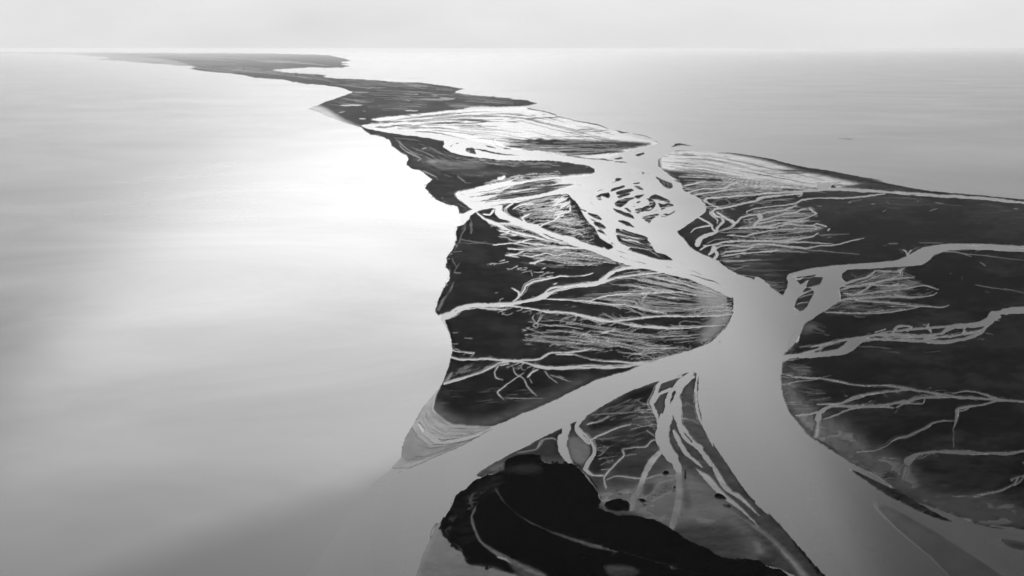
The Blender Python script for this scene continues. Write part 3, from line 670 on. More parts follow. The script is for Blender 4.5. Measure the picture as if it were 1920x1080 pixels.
for s in ['U 0,160,14 120,125,16 270,95,12 480,95,11 550,80,28 620,40,20 700,10,14 760,-10,10', 'U 120,200,14 180,165,9 400,140,9 650,90,7', 'U 0,60,11 150,30,11 300,0,9', 'U 290,255,16 268,232,13 320,215,13 420,205,13 800,180,13 1100,150,16 1500,130,26 1890,100,27 C 700,600,19 1000,620,19 1300,640,19 1600,660,20 1920,690,17 2400,720,17', 'U 300,240,10 310,270,9 400,310,9 470,337,9',
          'U 400,352,17 560,330,17 760,285,18 920,250,19 960,222,38 1050,200,22 1250,175,20 1500,150,24', 'U 400,352,24 362,382,25 400,430,25 480,460,27 518,502,30 470,550,28 432,592,30 420,645,32', 'U 440,400,10 540,470,19 620,510,27 652,550,30 600,590,20 480,625,17 380,660,32 250,705,52 190,760,60', 'U 340,380,7 360,430,9 440,490,11 432,540,9', 'U 650,550,20 710,502,24 740,460,20 860,430,18 960,425,22',
          'U 190,452,14 270,490,17 340,530,23 352,556,19 250,580,15 150,602,12 100,650,16', 'U 370,560,16 390,612,15 420,642,15', 'U 820,420,10 810,387,13 880,355,13 1050,330,14 1350,295,13 1450,270,15 1520,236,23 1700,215,13 1890,210,12 C 600,658,8 740,650,9 830,640,8 920,628,8', 'U 960,430,44 985,470,58 900,560,34', 'U 980,420,14 1050,395,13 1250,370,13 1380,330,20 1450,300,11',
          'U 1000,500,14 1150,450,12 1300,410,12 1450,390,11 1500,360,13 1560,350,9', 'U 960,540,18 1150,500,13 1400,490,13 1560,465,15 1640,435,15 1702,405,19', 'U 1700,405,10 1640,385,9 1600,350,7', 'U 880,580,24 1050,570,15 1250,530,12 1400,510,11 1600,500,7', 'U 700,600,30 900,590,17 1150,590,12 1300,545,12 1500,560,13 1650,565,21 1740,600,15', 'U 1640,560,12 1700,535,10 1830,580,16', 'U 1835,625,13 1850,605,12',
          'U 560,690,8 800,700,10 850,680,15 950,655,10 1150,620,9 1400,605,9 1700,600,7', 'U 260,820,14 430,800,17 500,775,17 700,760,17 1150,760,19 1450,735,17 1650,700,19 1722,660,19', 'U 1150,770,10 1500,770,8 1890,795,7', 'U 420,850,30 440,838,14 560,815,10 800,825,10 900,810,15 1000,800,15 1100,805,13 1380,835,11 1540,845,15 1700,825,13 1890,810,14 C 690,962,9 765,948,8', 'U 480,930,13 560,895,13 770,880,15 900,840,13', 'U 500,950,9 700,920,9 900,905,9 1100,890,13 1200,870,13',
          'U 400,850,56 370,900,36 330,930,26', 'U 400,870,40 440,930,30 405,975,40', 'U 190,790,50 230,720,50 300,690,34', 'U 220,870,12 260,840,14 330,810,14']:
    chan(s, strands=False)
for s in ['U 1720,680,6 1890,675,6', 'U 1100,890,6 1450,900,6 1600,905,5', 'U 1540,862,6 1890,892,6', 'U 520,1022,9 700,1015,9 950,1000,7', 'U 680,250,6 740,230,6 820,200,5', 'U 420,330,5 600,320,4', 'U 560,690,10 660,675,10', 'U 1480,95,14 1540,70,14 1560,40,10', 'U 1460,195,22 1520,175,12', 'U 840,310,9 900,295,6', 'U 770,500,10 800,530,8', 'U 830,490,10 870,540,10', 'U 920,480,8 940,520,10', 'U 380,40,10 420,45,10', 'U 1000,680,6 1250,675,7 1450,640,6', 'U 600,860,6 900,830,6', 'U 600,750,5 800,740,5', 'U 300,790,8 420,740,7 600,730,5']:
    wet(s, None, 0.95)
for s in ['C 450,930,5 660,918,5', 'C 0,1052,8 130,1036,9 350,1050,5', 'C 330,1030,5 740,1066,4', 'E 980,492,7 1100,496,7 1260,490,6', 'C 1150,685,7 1165,680,8', 'C 660,695,9 675,690,9', 'C 905,760,5 930,740,5', 'C 1240,752,5 1295,735,5', 'C 815,702,6 850,700,6', 'C 930,690,5 945,700,6',
          'C 1280,690,5 1340,698,5', 'C 1840,735,6 1880,738,6', 'C 910,1000,6 930,1000,6', 'C 945,990,8 1015,988,7', 'C 1170,980,5 1340,982,4', 'C 500,945,5 530,940,5', 'E 1180,605,8 1240,625,7', 'C 640,690,4 760,670,4', 'C 430,717,6 460,717,6']:
    wet(s, None, 0.75)
fan('B 1090,770 1300,740 1600,730 1920,760', 'B 1200,860 1400,850 1700,830 1920,820', 26, (0.7, 1.2), (0.15, 0.5), (0.5, 0.9), 'wet', 63, 0.8)
fan('E 1000,60 1300,60 1600,40', 'E 1100,260 1400,200 1650,150', 22, (0.6, 1.2), (0.15, 0.5), (0.4, 0.9), 'wet', 64, 0.8)
fan('E 1200,150 1400,110 1600,110 1660,150', 'E 950,300 1200,300 1500,300 1740,270', 45, (0.7, 1.3), (0.15, 0.5), (0.6, 1.0), 'wet', 65, 0.9)
fan('E 850,330 1100,320 1400,330 1640,310', 'E 960,450 1100,430 1400,420 1600,400', 32, (0.6, 1.2), (0.2, 0.5), (0.5, 0.9), 'wet', 66, 0.8)
fan('E 1000,510 1200,490 1500,480', 'E 1050,580 1250,600 1450,620', 25, (0.7, 1.3), (0.2, 0.5), (0.08, 0.3), 'wet', 67, 0.7)
fan('E 1180,600 1300,640 1450,640', 'E 1300,690 1380,720 1450,700', 25, (0.6, 1.2), (0.2, 0.6), (0.2, 0.5), 'wet', 68, 0.7)
fan('C 900,640 1300,670 1900,720', 'C 900,720 1300,720 1900,760', 25, (0.7, 1.5), (0.1, 0.3), (0.05, 0.25), 'wet', 69, 0.8)
wet('E 940,495,7 1000,548,7 1080,593,7 1200,638,8 1300,698,8 1410,768,9', None, 0.95, 0.9, 0)

net('B 1090,700 1300,680 1600,690 1920,770 C 0,640 300,590 0,660 B 1500,840 1250,850 1110,800', 80, 4.5, 0.08, 0.7, 231, 3, slope=0.03)
net('E 900,120 1200,60 1600,60 1740,270 1600,310 1300,330 960,460 830,400 1000,290', 55, 4, 0.07, 0.5, 232, 3, slope=0.10)
net('E 960,460 1300,400 1600,400 1300,500 1000,500', 70, 4, 0.08, 0.5, 233, 3)
net('P 1245,288 1330,286 1440,305 1600,342 1560,354 1400,338 1290,324 1245,316', 90, 3.0, 0.08, 0.6, 252, 2, 'dry', -0.03)
# upper right tributary
chan('P 2600,480,8 F 1920,138,30 1700,128,30 1500,122,32 1350,132,46 1250,165,68 1180,205,70 1080,238,44 950,250,32 800,262,32 650,276,40 560,310,92 530,370,104 510,430,112 450,500,104 390,570,96 330,640,72 280,710,60', wob=0)
chan('F 560,282,20 450,300,20 330,322,24 255,345,30 250,400,52 230,470,74 240,550,74 265,610,50'); chan('F 230,440,30 200,490,40', wob=0)
for s in ['F 468,343 400,343 355,378 348,418 400,412 452,395', 'F 300,490 390,440 412,438 392,500 350,572 300,592 264,560 278,520', 'F 320,455 345,420 400,425 380,440', 'F 605,330 640,300 800,286 850,290 780,345 700,370 645,390 612,365', 'F 578,445 600,432 640,440 620,462 590,462', 'F 275,345 380,330 440,325 350,375 300,400']:
    isle(s, 0.08, 0.28)
wet('F 300,500,8 340,480,8 400,470,8', None, 0.8); wet('F 280,545,8 320,530,8 370,525,7', None, 0.8); wet('F 270,350,12 300,360,18 330,345,12', None, 0.8); wet('F 300,350,8 380,350,8 440,325,7', None, 0.7)
isle('F 935,283 960,277 985,283 960,289'); isle('F 1000,278 1040,276 1030,284'); bar('F 265,570,5 285,620,6 285,655,6')
bar('F 245,715,4 262,690,5 290,690,4 300,705,3', None, 0.3, 0.3)
chan('F 1092,205,13 1075,165,10 1045,148,8', wob=0); chan('F 1082,190,6 1105,152,6'); wet('F 1050,170,5 1020,140,5', None, 0.5); wet('F 1110,170,6 1130,140,5 1200,135,4', None, 0.6)
for s in ['F 620,398,15 700,366,15 780,346,13 850,302,11', 'F 600,412,10 760,400,11 900,376,11 1030,332,11 1020,300,11 1060,280,8', 'F 600,432,11 820,390,9 1000,356,9 1130,345,9', 'F 620,462,14 700,470,15 780,432,11 822,400,9', 'F 700,470,13 900,446,9 1050,430,9 1200,405,9 1300,436,8',
          'F 550,522,15 700,500,13 900,486,10 1100,490,10 1250,480,9 1292,460,7', 'F 700,512,9 900,526,9 1100,546,9 1180,556,11 1330,562,11 1375,548,15', 'F 1180,556,9 1040,586,9 880,602,8 700,606,7 540,600,6', 'F 840,300,12 880,300,9 960,300,8', 'F 820,400,8 960,410,8 1020,385,8']:
    chan(s)
fan('F 640,400 780,340 900,295 1050,300', 'F 620,480 900,490 1150,500 1280,470', 42, (0.6, 1.3), (0.15, 0.5), (0.5, 1.0), 'wet', 71, 1.0)
fan('F 900,300 1030,300 1120,330 1200,380', 'F 900,500 1100,500 1200,500 1290,450', 24, (0.6, 1.3), (0.2, 0.5), (0.5, 0.95), 'wet', 72, 1.0)
fan('F 560,530 900,530 1150,550', 'F 500,600 700,620 900,610', 45, (0.6, 1.2), (0.15, 0.5), (0.15, 0.6), 'wet', 73, 0.9)
for s in ['F 1290,168,9 1400,160,9 1500,180,8 1600,186,6 1750,206,5 1920,226,4', 'F 1490,180,6 1540,200,6', 'F 1600,236,6 1645,265,7', 'F 1570,400,7 1700,425,6 1850,440,5', 'F 1640,450,5 1670,460,5', 'F 1470,345,7 1480,358,6', 'F 1385,318,5 1400,326,5', 'F 1400,150,7 1550,150,5', 'F 700,630,5 780,633,4', 'F 1780,430,4 1920,460,4']:
    wet(s, None, 0.7)
fan('F 350,660 500,690 600,720', 'F 340,730 450,760 560,780', 12, (0.8, 1.5), (0.3, 0.6), (0.15, 0.4), 'wet', 74, 0.6)
tint('F 330,680 420,690 380,740 320,760', 0.5, 0.45, 5, 0.6)

net('F 620,400 850,300 1050,290 1200,380 1300,440 1270,490 1000,500 600,500', 60, 4.5, 0.08, 0.6, 241, 3, slope=0.05)
net('F 500,540 900,510 1180,550 900,610 500,620', 70, 4, 0.10, 0.7, 242, 3)
net('F 850,740 1050,690 1400,670 1620,690 1580,780 1200,800', 45, 5, 0.16, 0.8, 243, 3)
# lower right tributary
chan('P 2600,560,8 F 1920,596,18 1800,600,18 1745,602,22 1712,632,62 1650,670,42 1570,690,30 1440,702,16 1370,722,20 1330,748,16', wob=0); chan('P 2600,540,5 F 1920,568,11 1830,580,11 1740,598,12')
chan('F 1720,640,18 1645,700,15 1605,745,17 1500,786,17 1350,812,19 1200,806,19 1000,796,18 850,792,18 750,796,32 690,822,80 640,862,62 560,890,42 400,906,34 250,914,34 185,928,40', wob=0)
for s in ['F 1340,748,15 1200,765,14 1000,757,17 850,762,18 750,782,22 600,802,17 480,832,15 440,862,14 330,890,12', 'F 850,742,7 920,722,7', 'F 970,745,9 1020,702,9 1100,700,7', 'F 1250,746,11 1220,705,11 1235,682,9', 'F 1330,750,18 1365,718,18', 'F 1110,700,8 1080,735,8', 'F 1400,690,8 1470,680,5', 'F 1485,740,10 1500,700,12 1560,700,10', 'F 1200,790,10 1400,770,14 1560,740,14 1620,720,10',
          'F 900,775,10 1150,780,12 1300,775,10']:
    chan(s)
for s in ['F 1640,750,7 1700,757,5', 'F 1590,790,5 1640,797,4', 'F 720,845,7 850,850,6 960,860,5', 'F 900,880,4 1020,890,4', 'F 1200,890,3 1320,880,4', 'F 250,780,14 300,760,20 280,820,26', 'F 300,850,9 380,840,7 460,825,6', 'F 440,880,7 500,840,7 600,820,5', 'F 1720,660,6 1750,655,6']:
    wet(s, None, 0.7)
bar('F 200,890,4 225,830,5 245,770,6 310,735,5', None, 0.1, 0.1); bar('F 218,880,4 240,850,9 270,870,8', None, 0.1, 0.1)
fan('F 190,960 300,980 450,990', 'F 180,1050 280,1050 400,1060', 30, (0.7, 1.3), (0.2, 0.6), (0.2, 0.5), 'wet', 75, 0.7)
wet('F 180,962,8 215,945,8 300,938,6', None, 0.9)

# lower right flats
tint('I 165,260 250,300 300,420 470,540 560,600 700,700 900,800 1050,900 1250,990 1500,1050 1920,1200 P 2000,1000 1800,985 1700,940 1600,880 1520,825 I 260,540 180,400', 0.5, 0.45, 12, 0.85)
tint('I 480,560 560,580 760,770 1000,830 1100,870 980,900 850,930 700,860 520,740 440,640', 0.42, 0.35, 14, 0.7)
tint('L 1100,330 1400,280 1700,300 1900,330 1850,420 1600,480 1350,470 1180,430', 0.05, 0.1, 14, 0.8)
chan('I 172,238,11 300,262,9 460,268,10 520,280,10 600,300,9 750,318,8 950,322,9 1100,346,15 1200,362,13 1350,386,13 1550,406,15 1750,421,17 1920,436,18 2400,470,18')
chan('I 1100,346,15 900,368,15 760,390,17 690,410,25 600,446,13 430,455,10'); chan('I 1750,421,12 1600,412,15 1400,402,15 1180,406,19 1080,432,19 950,452,16 850,466,16 700,470,21 540,466,19 450,512,30 435,560,36'); wet('I 440,540,34 430,600,50 420,680,56 400,700,40', None, 0.75, 7)
for s in ['I 980,482,12 820,474,10 700,482,12 560,532,13 470,562,14', 'I 1065,440,14 1000,480,12', 'I 450,502,14 380,525,15 270,535,11', 'I 1800,425,8 1700,405,9 1580,370,9 1490,358,9 1400,377,8', 'I 1740,426,12 1620,452,11 1520,470,12 1440,487,13 1436,530,18 1430,582,15 1410,625,8', 'I 1520,470,8 1510,490,8 1445,505,7', 'I 1430,572,9 1330,575,9 1260,590,11 1210,625,9 1080,680,10 1000,702,11 930,752,9 850,786,8 700,802,8',
          'I 1060,450,7 1190,448,7 1205,415,7', 'I 760,400,8 640,435,8', 'I 1920,792,24 1800,808,24 1600,805,18 1400,798,18 1250,798,20 1150,816,32 1085,862,48', 'L 1400,500,8 1600,490,11 1750,460,14 1840,420,14 1880,370,10 1925,345,10', 'L 1840,400,10 1830,385,10 1920,350,8', 'L 1850,430,10 1900,390,10 1925,350,8', 'L 1915,260,14 1930,270,14']:
    chan(s, wob=0.1)
for s in ['I 200,312,12 280,292,10 460,273,8', 'I 470,262,5 530,250,4', 'I 1200,356,5 1252,333,7', 'I 1010,490,7 985,526,5', 'I 900,378,6 930,395,5', 'I 1410,625,7 1412,770,6', 'I 1030,850,9 900,840,8 780,825,7 670,835,7', 'I 620,390,6 650,400,8', 'L 1250,510,6 1400,500,8', 'L 1135,245,9 1200,200,9', 'L 1160,240,9 1250,195,7', 'I 600,455,5 700,440,5']:
    wet(s, None, 0.65)
fan('I 180,300 350,330 500,350', 'I 250,450 400,450 560,420', 30, (0.8, 1.6), (0.2, 0.6), (0.15, 0.45), 'wet', 81, 0.8)
fan('I 230,520 330,570 420,600', 'I 330,640 380,670 420,680', 12, (0.8, 1.6), (0.3, 0.6), (0.3, 0.6), 'wet', 82, 0.8)
fan('L 850,330 950,320 1030,310', 'L 900,390 960,390 1020,390', 10, (1.0, 2.0), (0.4, 0.8), (0.5, 0.9), 'dry', 83, 0.6)
bar('L 370,70,4 480,125,10 540,165,11 595,207,7', None, 0.05, 0.05); bar('L 595,207,5 680,262,8 800,318,8 830,330,4', None, 0.15, 0.1)
land('L 650,296 800,362 1000,462 1200,572 1350,652 1455,700 1300,664 1100,580 900,474 760,385', 0.12, 0.12, 1.0)
pass
bar('L 1430,640,4 1550,690,8 1700,725,8 1930,740,6', None, 0.15, 0.15); bar('L 1740,765,4 1930,790,6', None, 0.2, 0.2); land('L 1720,810 1920,830 1930,880 1820,860', 0.7, 0.15, 5)

wet('I 1110,835,30 1080,870,44 1060,930,54 1045,990,50', None, 0.7, 10)
creeks('U 430,800 800,760 1450,735', 8, -0.25, (16, 45), (0.7, 1.2), 421)
creeks('U 700,600 1150,590 1500,560', 8, -0.2, (16, 45), (0.7, 1.2), 422)
creeks('U 420,205 900,180 1500,130', 10, -0.25, (16, 45), (0.7, 1.2), 423)
creeks('P 1265,345 1300,376 1322,392', 10, -0.15, (30, 90), (0.7, 1.4), 424)
creeks('P 1345,490 1380,515 1440,542', 7, -0.1, (20, 50), (0.6, 1.0), 425)
creeks('F 600,400 560,500 450,600', 9, -0.12, (40, 100), (0.7, 1.3), 426)
creeks('F 850,790 1200,805 1500,785', 8, 0.2, (14, 36), (0.6, 1.1), 427)
creeks('F 1400,125 1700,128 1920,138', 6, 0.35, (14, 40), (0.6, 1.0), 428)
creeks('I 175,240 190,420 300,590', 7, -0.2, (20, 46), (0.7, 1.2), 429)
creeks('I 700,470 1100,350 1700,420', 10, 0.4, (10, 28), (0.6, 1.0), 430)
creeks('I 1250,800 1700,806', 5, 0.5, (12, 30), (0.6, 1.0), 431)
shoal('L 760,500 1000,590 1250,730 1560,930 1900,1180 1500,1180 1250,950 1000,740', 0.8, 0.2, 10, 16)
shoal('L 1740,800 1930,830 1930,890 1820,865', 0.5, 0.1, 3, 6)
# ------------------------------------------------------------------ lobe between the branches
tint('H 1120,540 900,600 700,670 540,760 400,850 420,960 700,900 850,760 900,620', 0.03, 0.15, 5, 0.95)
tint('K 430,110 600,40 820,0 900,60 880,120 700,200 560,260 480,350 400,310', 0.04, 0.16, 6, 0.9)
tint('K 560,300 700,230 860,180 900,200 820,280 780,350 620,350', 0.09, 0.2, 5, 0.8)
tint('J 1180,190 1350,120 1580,10 1560,120 1580,230 1470,235 1350,200', 0.08, 0.2, 4, 0.8)
fan('H 420,850 600,760 800,680', 'H 440,1000 650,930 880,880', 60, (0.7, 1.6), (0.1, 0.35), (0.12, 0.4), 'wet', 91, 1.5)
fan('K 450,100 650,60 850,30', 'K 430,300 600,250 830,160', 40, (0.7, 1.6), (0.1, 0.35), (0.1, 0.35), 'wet', 92, 1.5)
for s in ['H 1140,537,26 1060,592,30 1000,662,30 962,742,50 960,830,60 940,920,72 930,1000,82 K 930,100,82 960,170,74 1010,232,62 1040,302,54', 'H 1150,562,22 1080,612,40 1032,692,50 1030,800,52 1060,930,52 1120,1022,46 1200,1075,36', 'H 1060,556,14 920,602,24 880,682,24 848,752,32 890,850,24 905,960,20', 'H 985,652,24 900,692,20 865,747,20',
          'H 1180,545,10 1168,700,20 1190,850,14 1240,950,12 1290,1060,9', 'H 362,850,36 312,912,28 332,962,38 400,1032,30 K 360,60,38 425,120,24 440,190,24 400,252,28 370,312,44', 'H 240,922,56 222,1000,72 K 205,80,72 210,150,60 240,222,60 270,262,40', 'K 1010,30,22 1060,130,30 1120,222,36 1200,302,40', 'K 1080,10,22 1170,130,20 1250,230,32 1320,332,40']:
    chan(s, wob=0.2)
for s, v in [('K 1180,290,40 1280,402,50 1350,482,44 1500,600,26 1620,720,8', 0.75), ('K 1310,320,40 1380,432,50 1500,520,34 1620,640,10', 0.75), ('K 1045,320,50 1050,402,50 1045,520,52 1020,642,52 990,742,40', 0.75), ('K 920,172,36 850,252,48 800,342,42 760,452,42 720,522,52 700,592,40', 0.72), ('K 370,310,40 430,350,18 500,352,15', 0.8), ('K 640,168,10 650,210,16 600,260,15 540,322,17 510,372,15 520,442,15', 0.75), ('K 650,162,9 730,150,10 810,146,13 850,102,13 900,88,12', 0.7),
             ('K 530,382,11 600,357,13 750,372,15 820,372,15 900,347,15 1020,357,15', 0.65), ('K 850,490,15 900,412,17 1020,372,13', 0.6), ('K 420,92,14 480,62,13 600,12,11 H 700,905,9', 0.85), ('H 390,906,11 480,882,9 540,850,9', 0.75), ('H 420,840,7 560,830,7 700,822,7 760,800,7', 0.5), ('H 750,790,7 800,820,7 830,790,6', 0.5), ('K 820,30,9 870,70,9 900,80,9', 0.6), ('H 800,860,8 850,900,8 890,910,8', 0.5),
             ('K 670,210,12 700,205,10 740,200,8', 0.5), ('J 1410,150,9 1450,95,10 1520,85,9 1560,105,8', 0.7), ('J 1270,190,7 1400,165,8 1460,95,7', 0.6), ('H 1060,860,9 1150,880,8 1210,920,8', 0.5), ('H 1050,730,8 1120,760,7 1170,800,7', 0.4), ('K 1130,240,8 1180,245,8 1240,260,8', 0.5), ('K 1000,60,6 1010,100,6 990,120,6', 0.5), ('K 1200,290,7 1270,290,8', 0.5)]:
    wet(s, None, v, 1.3, 0.3)
tint('K 250,80 330,78 400,150 412,212 350,272 280,232 252,150', 0.38, 0.42, 2); land('K 262,90 330,85 395,150 400,205 350,258 285,225 262,150', 0.36, 0.38, 1.2)
for s in ['H 880,740 940,690 950,780 930,830 900,800', 'K 975,30 990,40 1020,110 1080,190 1180,270 1270,350 1200,320 1080,250 1010,170 975,90', 'K 1080,30 1150,110 1140,120 1090,60', 'K 1210,300 1280,290 1300,350 1260,350', 'K 1350,340 1450,410 1530,480 1440,470 1380,400', 'K 1280,250 1370,300 1340,300', 'H 985,600 1040,575 1000,640 920,650', 'H 1000,680 1030,660 1010,720 990,740', 'K 1200,170 1235,210 1215,200']:
    isle(s, 0.16, 0.25)
fan('K 1000,40 1080,180 1200,290', 'K 1010,120 1090,230 1230,330', 14, (0.7, 1.4), (0.2, 0.5), (0.2, 0.5), 'wet', 93, 0.8)
tint('K 480,470 700,440 1000,300 1250,420 1450,600 1640,860 1660,960 1500,940 1200,720 1000,740 850,670 700,620 500,560', 0.5, 0.42, 7, 0.75)
tint('K 1000,735 1150,700 1350,700 1500,760 1600,860 1580,960 1400,950 1150,860', 0.16, 0.15, 8, 0.9); tint('K 1085,330 1100,420 1140,580 1080,590 1080,450', 0.28, 0.2, 3, 0.8); tint('K 1590,920 1680,940 1720,1000 1640,985', 0.15, 0.12, 4, 0.9)
tint('K 800,420 870,410 860,470 790,500', 0.16, 0.2, 3, 0.9); tint('K 900,440 980,420 1000,460 850,530', 0.25, 0.25, 3, 0.8)
for s in ['K 920,340 950,327 975,335 950,347', 'K 518,562 560,535 610,528 660,540 688,560 685,605 640,600 590,605 540,590', 'K 785,565 805,560 820,567 803,573', 'K 1003,430 1018,430 1015,450 1005,447', 'K 1295,500 1330,485 1390,520 1340,515', 'K 750,515 800,530 825,540 780,540', 'K 1360,560 1420,580 1400,585']:
    isle(s, 0.0, 0.0)
bar('K 1092,310,5 1090,370,8', None, 0.0, 0.0); bar('K 1860,820,4 1900,870,6 P 1511,1045,3 1545,1090,8', None, 0.05, 0.05); bar('K 1560,510,12 1590,540,16', None, 0.1, 0.1); bar('L 60,600,3 150,690,8 240,800,8 300,880,10 350,935,14 430,1030,24 480,1090,30', None, 0.1, 0.08, 1.0)
bar('K 1680,615,3 1760,700,4 1850,800,5 1920,890,6', None, 0.1, 0.1)
wet('K 1380,590,20 1560,700,30 1700,800,40 1850,960,60 1960,1100,80', None, 0.55, 6)

creeks('K 430,90 500,350', 7, -0.2, (16, 40), (0.8, 1.4), 441)
creeks('H 905,960 890,850 850,750', 9, 2.9, (20, 55), (0.8, 1.5), 442)
creeks('H 1040,690 1060,930', 7, 0.4, (10, 26), (0.7, 1.2), 443)
# ------------------------------------------------------------------ foreground island
land('''J 1180,235 1290,206 1420,215 1450,250 1470,262 1560,270 1650,272 1720,312 1770,372 1800,400 1850,482 1870,532 1848,590 1920,612 K 600,640 720,642 850,677 890,690 920,712 980,752 1100,822 1250,892 1400,952 1580,972 1640,986
 1720,1032 1850,1090 P 1600,1240 900,1240 980,1100 J 1280,1075 1190,1040 1080,1015 980,1000 900,980 885,930 830,890 770,830 715,780 705,730 720,690 790,600 830,510 900,450 970,385 1100,340 1180,315 1160,280''', 0.0, 0.0, 0.6, body=('island', 'black island with a pale curved track in the foreground', 'island', None), rough=2.0)
wet('J 965,590,10 940,650,16 960,740,18 1000,830,22 1080,890,34 1180,950,44 1300,1010,34 1450,1075,34', None, 0.33, 2); wet('J 970,570,8 950,610,10 935,680,10 960,740,10 1000,820,10 1060,870,10', None, 0.6); wet('J 1130,940,26 1180,955,30 1220,980,16', None, 0.65, 2)
wet('J 1110,450,10 1180,560,9 1300,660,12 1450,740,18 1600,790,18 1750,840,14 1920,890,12', None, 0.22, 2.5); wet('J 1450,735,7 1600,780,7 1750,835,7 1920,878,7 K 200,780,9 400,852,9 600,902,9 800,962,9 950,1002,9 1050,1032,9 1190,1078,10', None, 0.55); wet('K 0,705,14 200,795,26 400,865,18 600,905,14', None, 0.2, 2.5)
wet('J 970,385,10 1040,355,10 1120,335,9', None, 1.0); wet('J 870,430,6 930,400,6 970,380,7', None, 0.8); tint('J 1060,300 1170,260 1160,310 1090,325', 0.3, 0.3, 2)
wet('J 790,720,5 750,750,7 770,790,6', None, 0.25, 2); wet('J 830,640,7 800,690,6', None, 0.3, 2); wet('J 810,840,6 870,890,7', None, 0.25, 2); wet('J 1110,455,6 1120,490,5', None, 0.3); tint('J 1200,300 1380,270 1450,300 1430,340 1250,350', 0.08, 0.12, 4, 0.9)
wet('K 390,735,7 500,740,6 600,735,5', None, 0.2, 1.5); wet('K 290,600,6 340,590,6', None, 0.2, 1.5); tint('K 510,1010 640,1000 770,1040 700,1080 560,1080', 0.2, 0.25, 4, 0.9); tint('J 1200,960 1350,1010 1500,1090 1300,1090', 0.3, 0.3, 4, 0.7)
fan('J 1180,300 1000,380 850,520', 'J 1250,370 1080,450 900,560', 24, (0.8, 1.6), (0.1, 0.35), (0.08, 0.25), 'wet', 95, 1.0)
fan('K 300,700 900,760 1500,980', 'K 300,960 800,1000 1300,1075', 30, (0.7, 1.4), (0.03, 0.15), (0.06, 0.2), 'wet', 96, 1.0)
wet('K 470,585,10 600,645,9 720,645,8 850,680,8', None, 0.9); wet('K 470,480,10 480,530,10 540,530,8', None, 0.8); wet('J 1430,225,10 1470,265,12 1560,272,10 1660,272,10 1720,315,10 1775,375,14 1850,480,12', None, 0.85)
wet('J 650,720,8 640,800,8 600,880,8 575,930,14 550,1000,14 530,1080,12', None, 0.8, 1.5); bar('J 690,690,5 650,740,5 640,800,5', None, 0.2, 0.2); wet('J 730,990,6 780,970,8 830,975,6', None, 0.1)
tint('J 700,940 850,930 900,1000 1080,1030 1190,1060 1100,1100 850,1080 720,1000', 0.4, 0.35, 10, 0.5)
isle('H 1332,312 1340,305 1352,311 1345,318', 0.0, 0.0, ('islet', 'tiny lone black islet in the river by the great bend', 'islet', None))
tint('J 860,470 960,400 1160,330 1400,290 1440,330 1150,420 950,560 930,700 960,800 900,850 800,700', 0.04, 0.16, 9, 0.8)
net('J 760,700 900,450 1100,350 1300,300 1200,420 980,560 900,700 1000,900 900,900', 30, 9, 0.14, 0.22, 271, 6)
net('K 100,720 700,760 1300,930 1500,1050 900,1040 300,850', 60, 8, 0.08, 0.16, 272, 8)
frag('J 1420,215 1470,262 1650,272 1770,372 1850,482 1860,560 K 470,585 600,640 720,642 850,677 980,752', 36, (0.7, 2.0), 3, 301)
frag('K 980,752 1100,822 1250,892 1400,952 1640,986', 16, (0.7, 1.8), 3, 302)
frag('J 1180,235 1100,340 970,385 900,450 830,510 790,600 720,690 705,730 770,830 885,930 980,1000 1190,1040', 40, (0.7, 2.0), 3, 303)
frag('O 400,225 320,275 318,380 300,440 245,515 255,610 268,650 215,760 170,850 150,920', 90, (0.7, 1.8), 4, 304, 0.05, 0.15)
frag('N 500,350 650,405 720,475 840,550 835,620 950,665 1040,740 980,800 1060,890 1245,965', 60, (0.7, 1.6), 3, 305, 0.05, 0.2, 0, 0.15)
frag('A 1220,333 1300,378 1550,403 1740,435', 40, (0.6, 1.2), 2, 306, 0.05, 0.25, 0, 0.15)
frag('B 0,580 250,595 420,630', 30, (0.6, 1.4), 3, 307, 0.05, 0.2)
frag('A 1340,1030 1450,990 1700,950 1900,935', 70, (0.7, 1.6), 6, 308, 0.05, 0.15, 0, 0.5)
frag('K 600,480 800,520 1000,440', 26, (0.7, 1.8), 10, 309, 0.05, 0.05, 0, 0.2)

# ------------------------------------------------------------------ materials
def mat(name):
    m = bpy.data.materials.new(name); m.use_nodes = True
    m.node_tree.nodes.clear()
    return m, m.node_tree.nodes, m.node_tree.links

def node(ns, kind, **kw):
    n = ns.new(kind)
    for k, v in kw.items():
        if k == 'inp':
            for a, b in v.items(): n.inputs[a].default_value = b
        else: setattr(n, k, v)
    return n

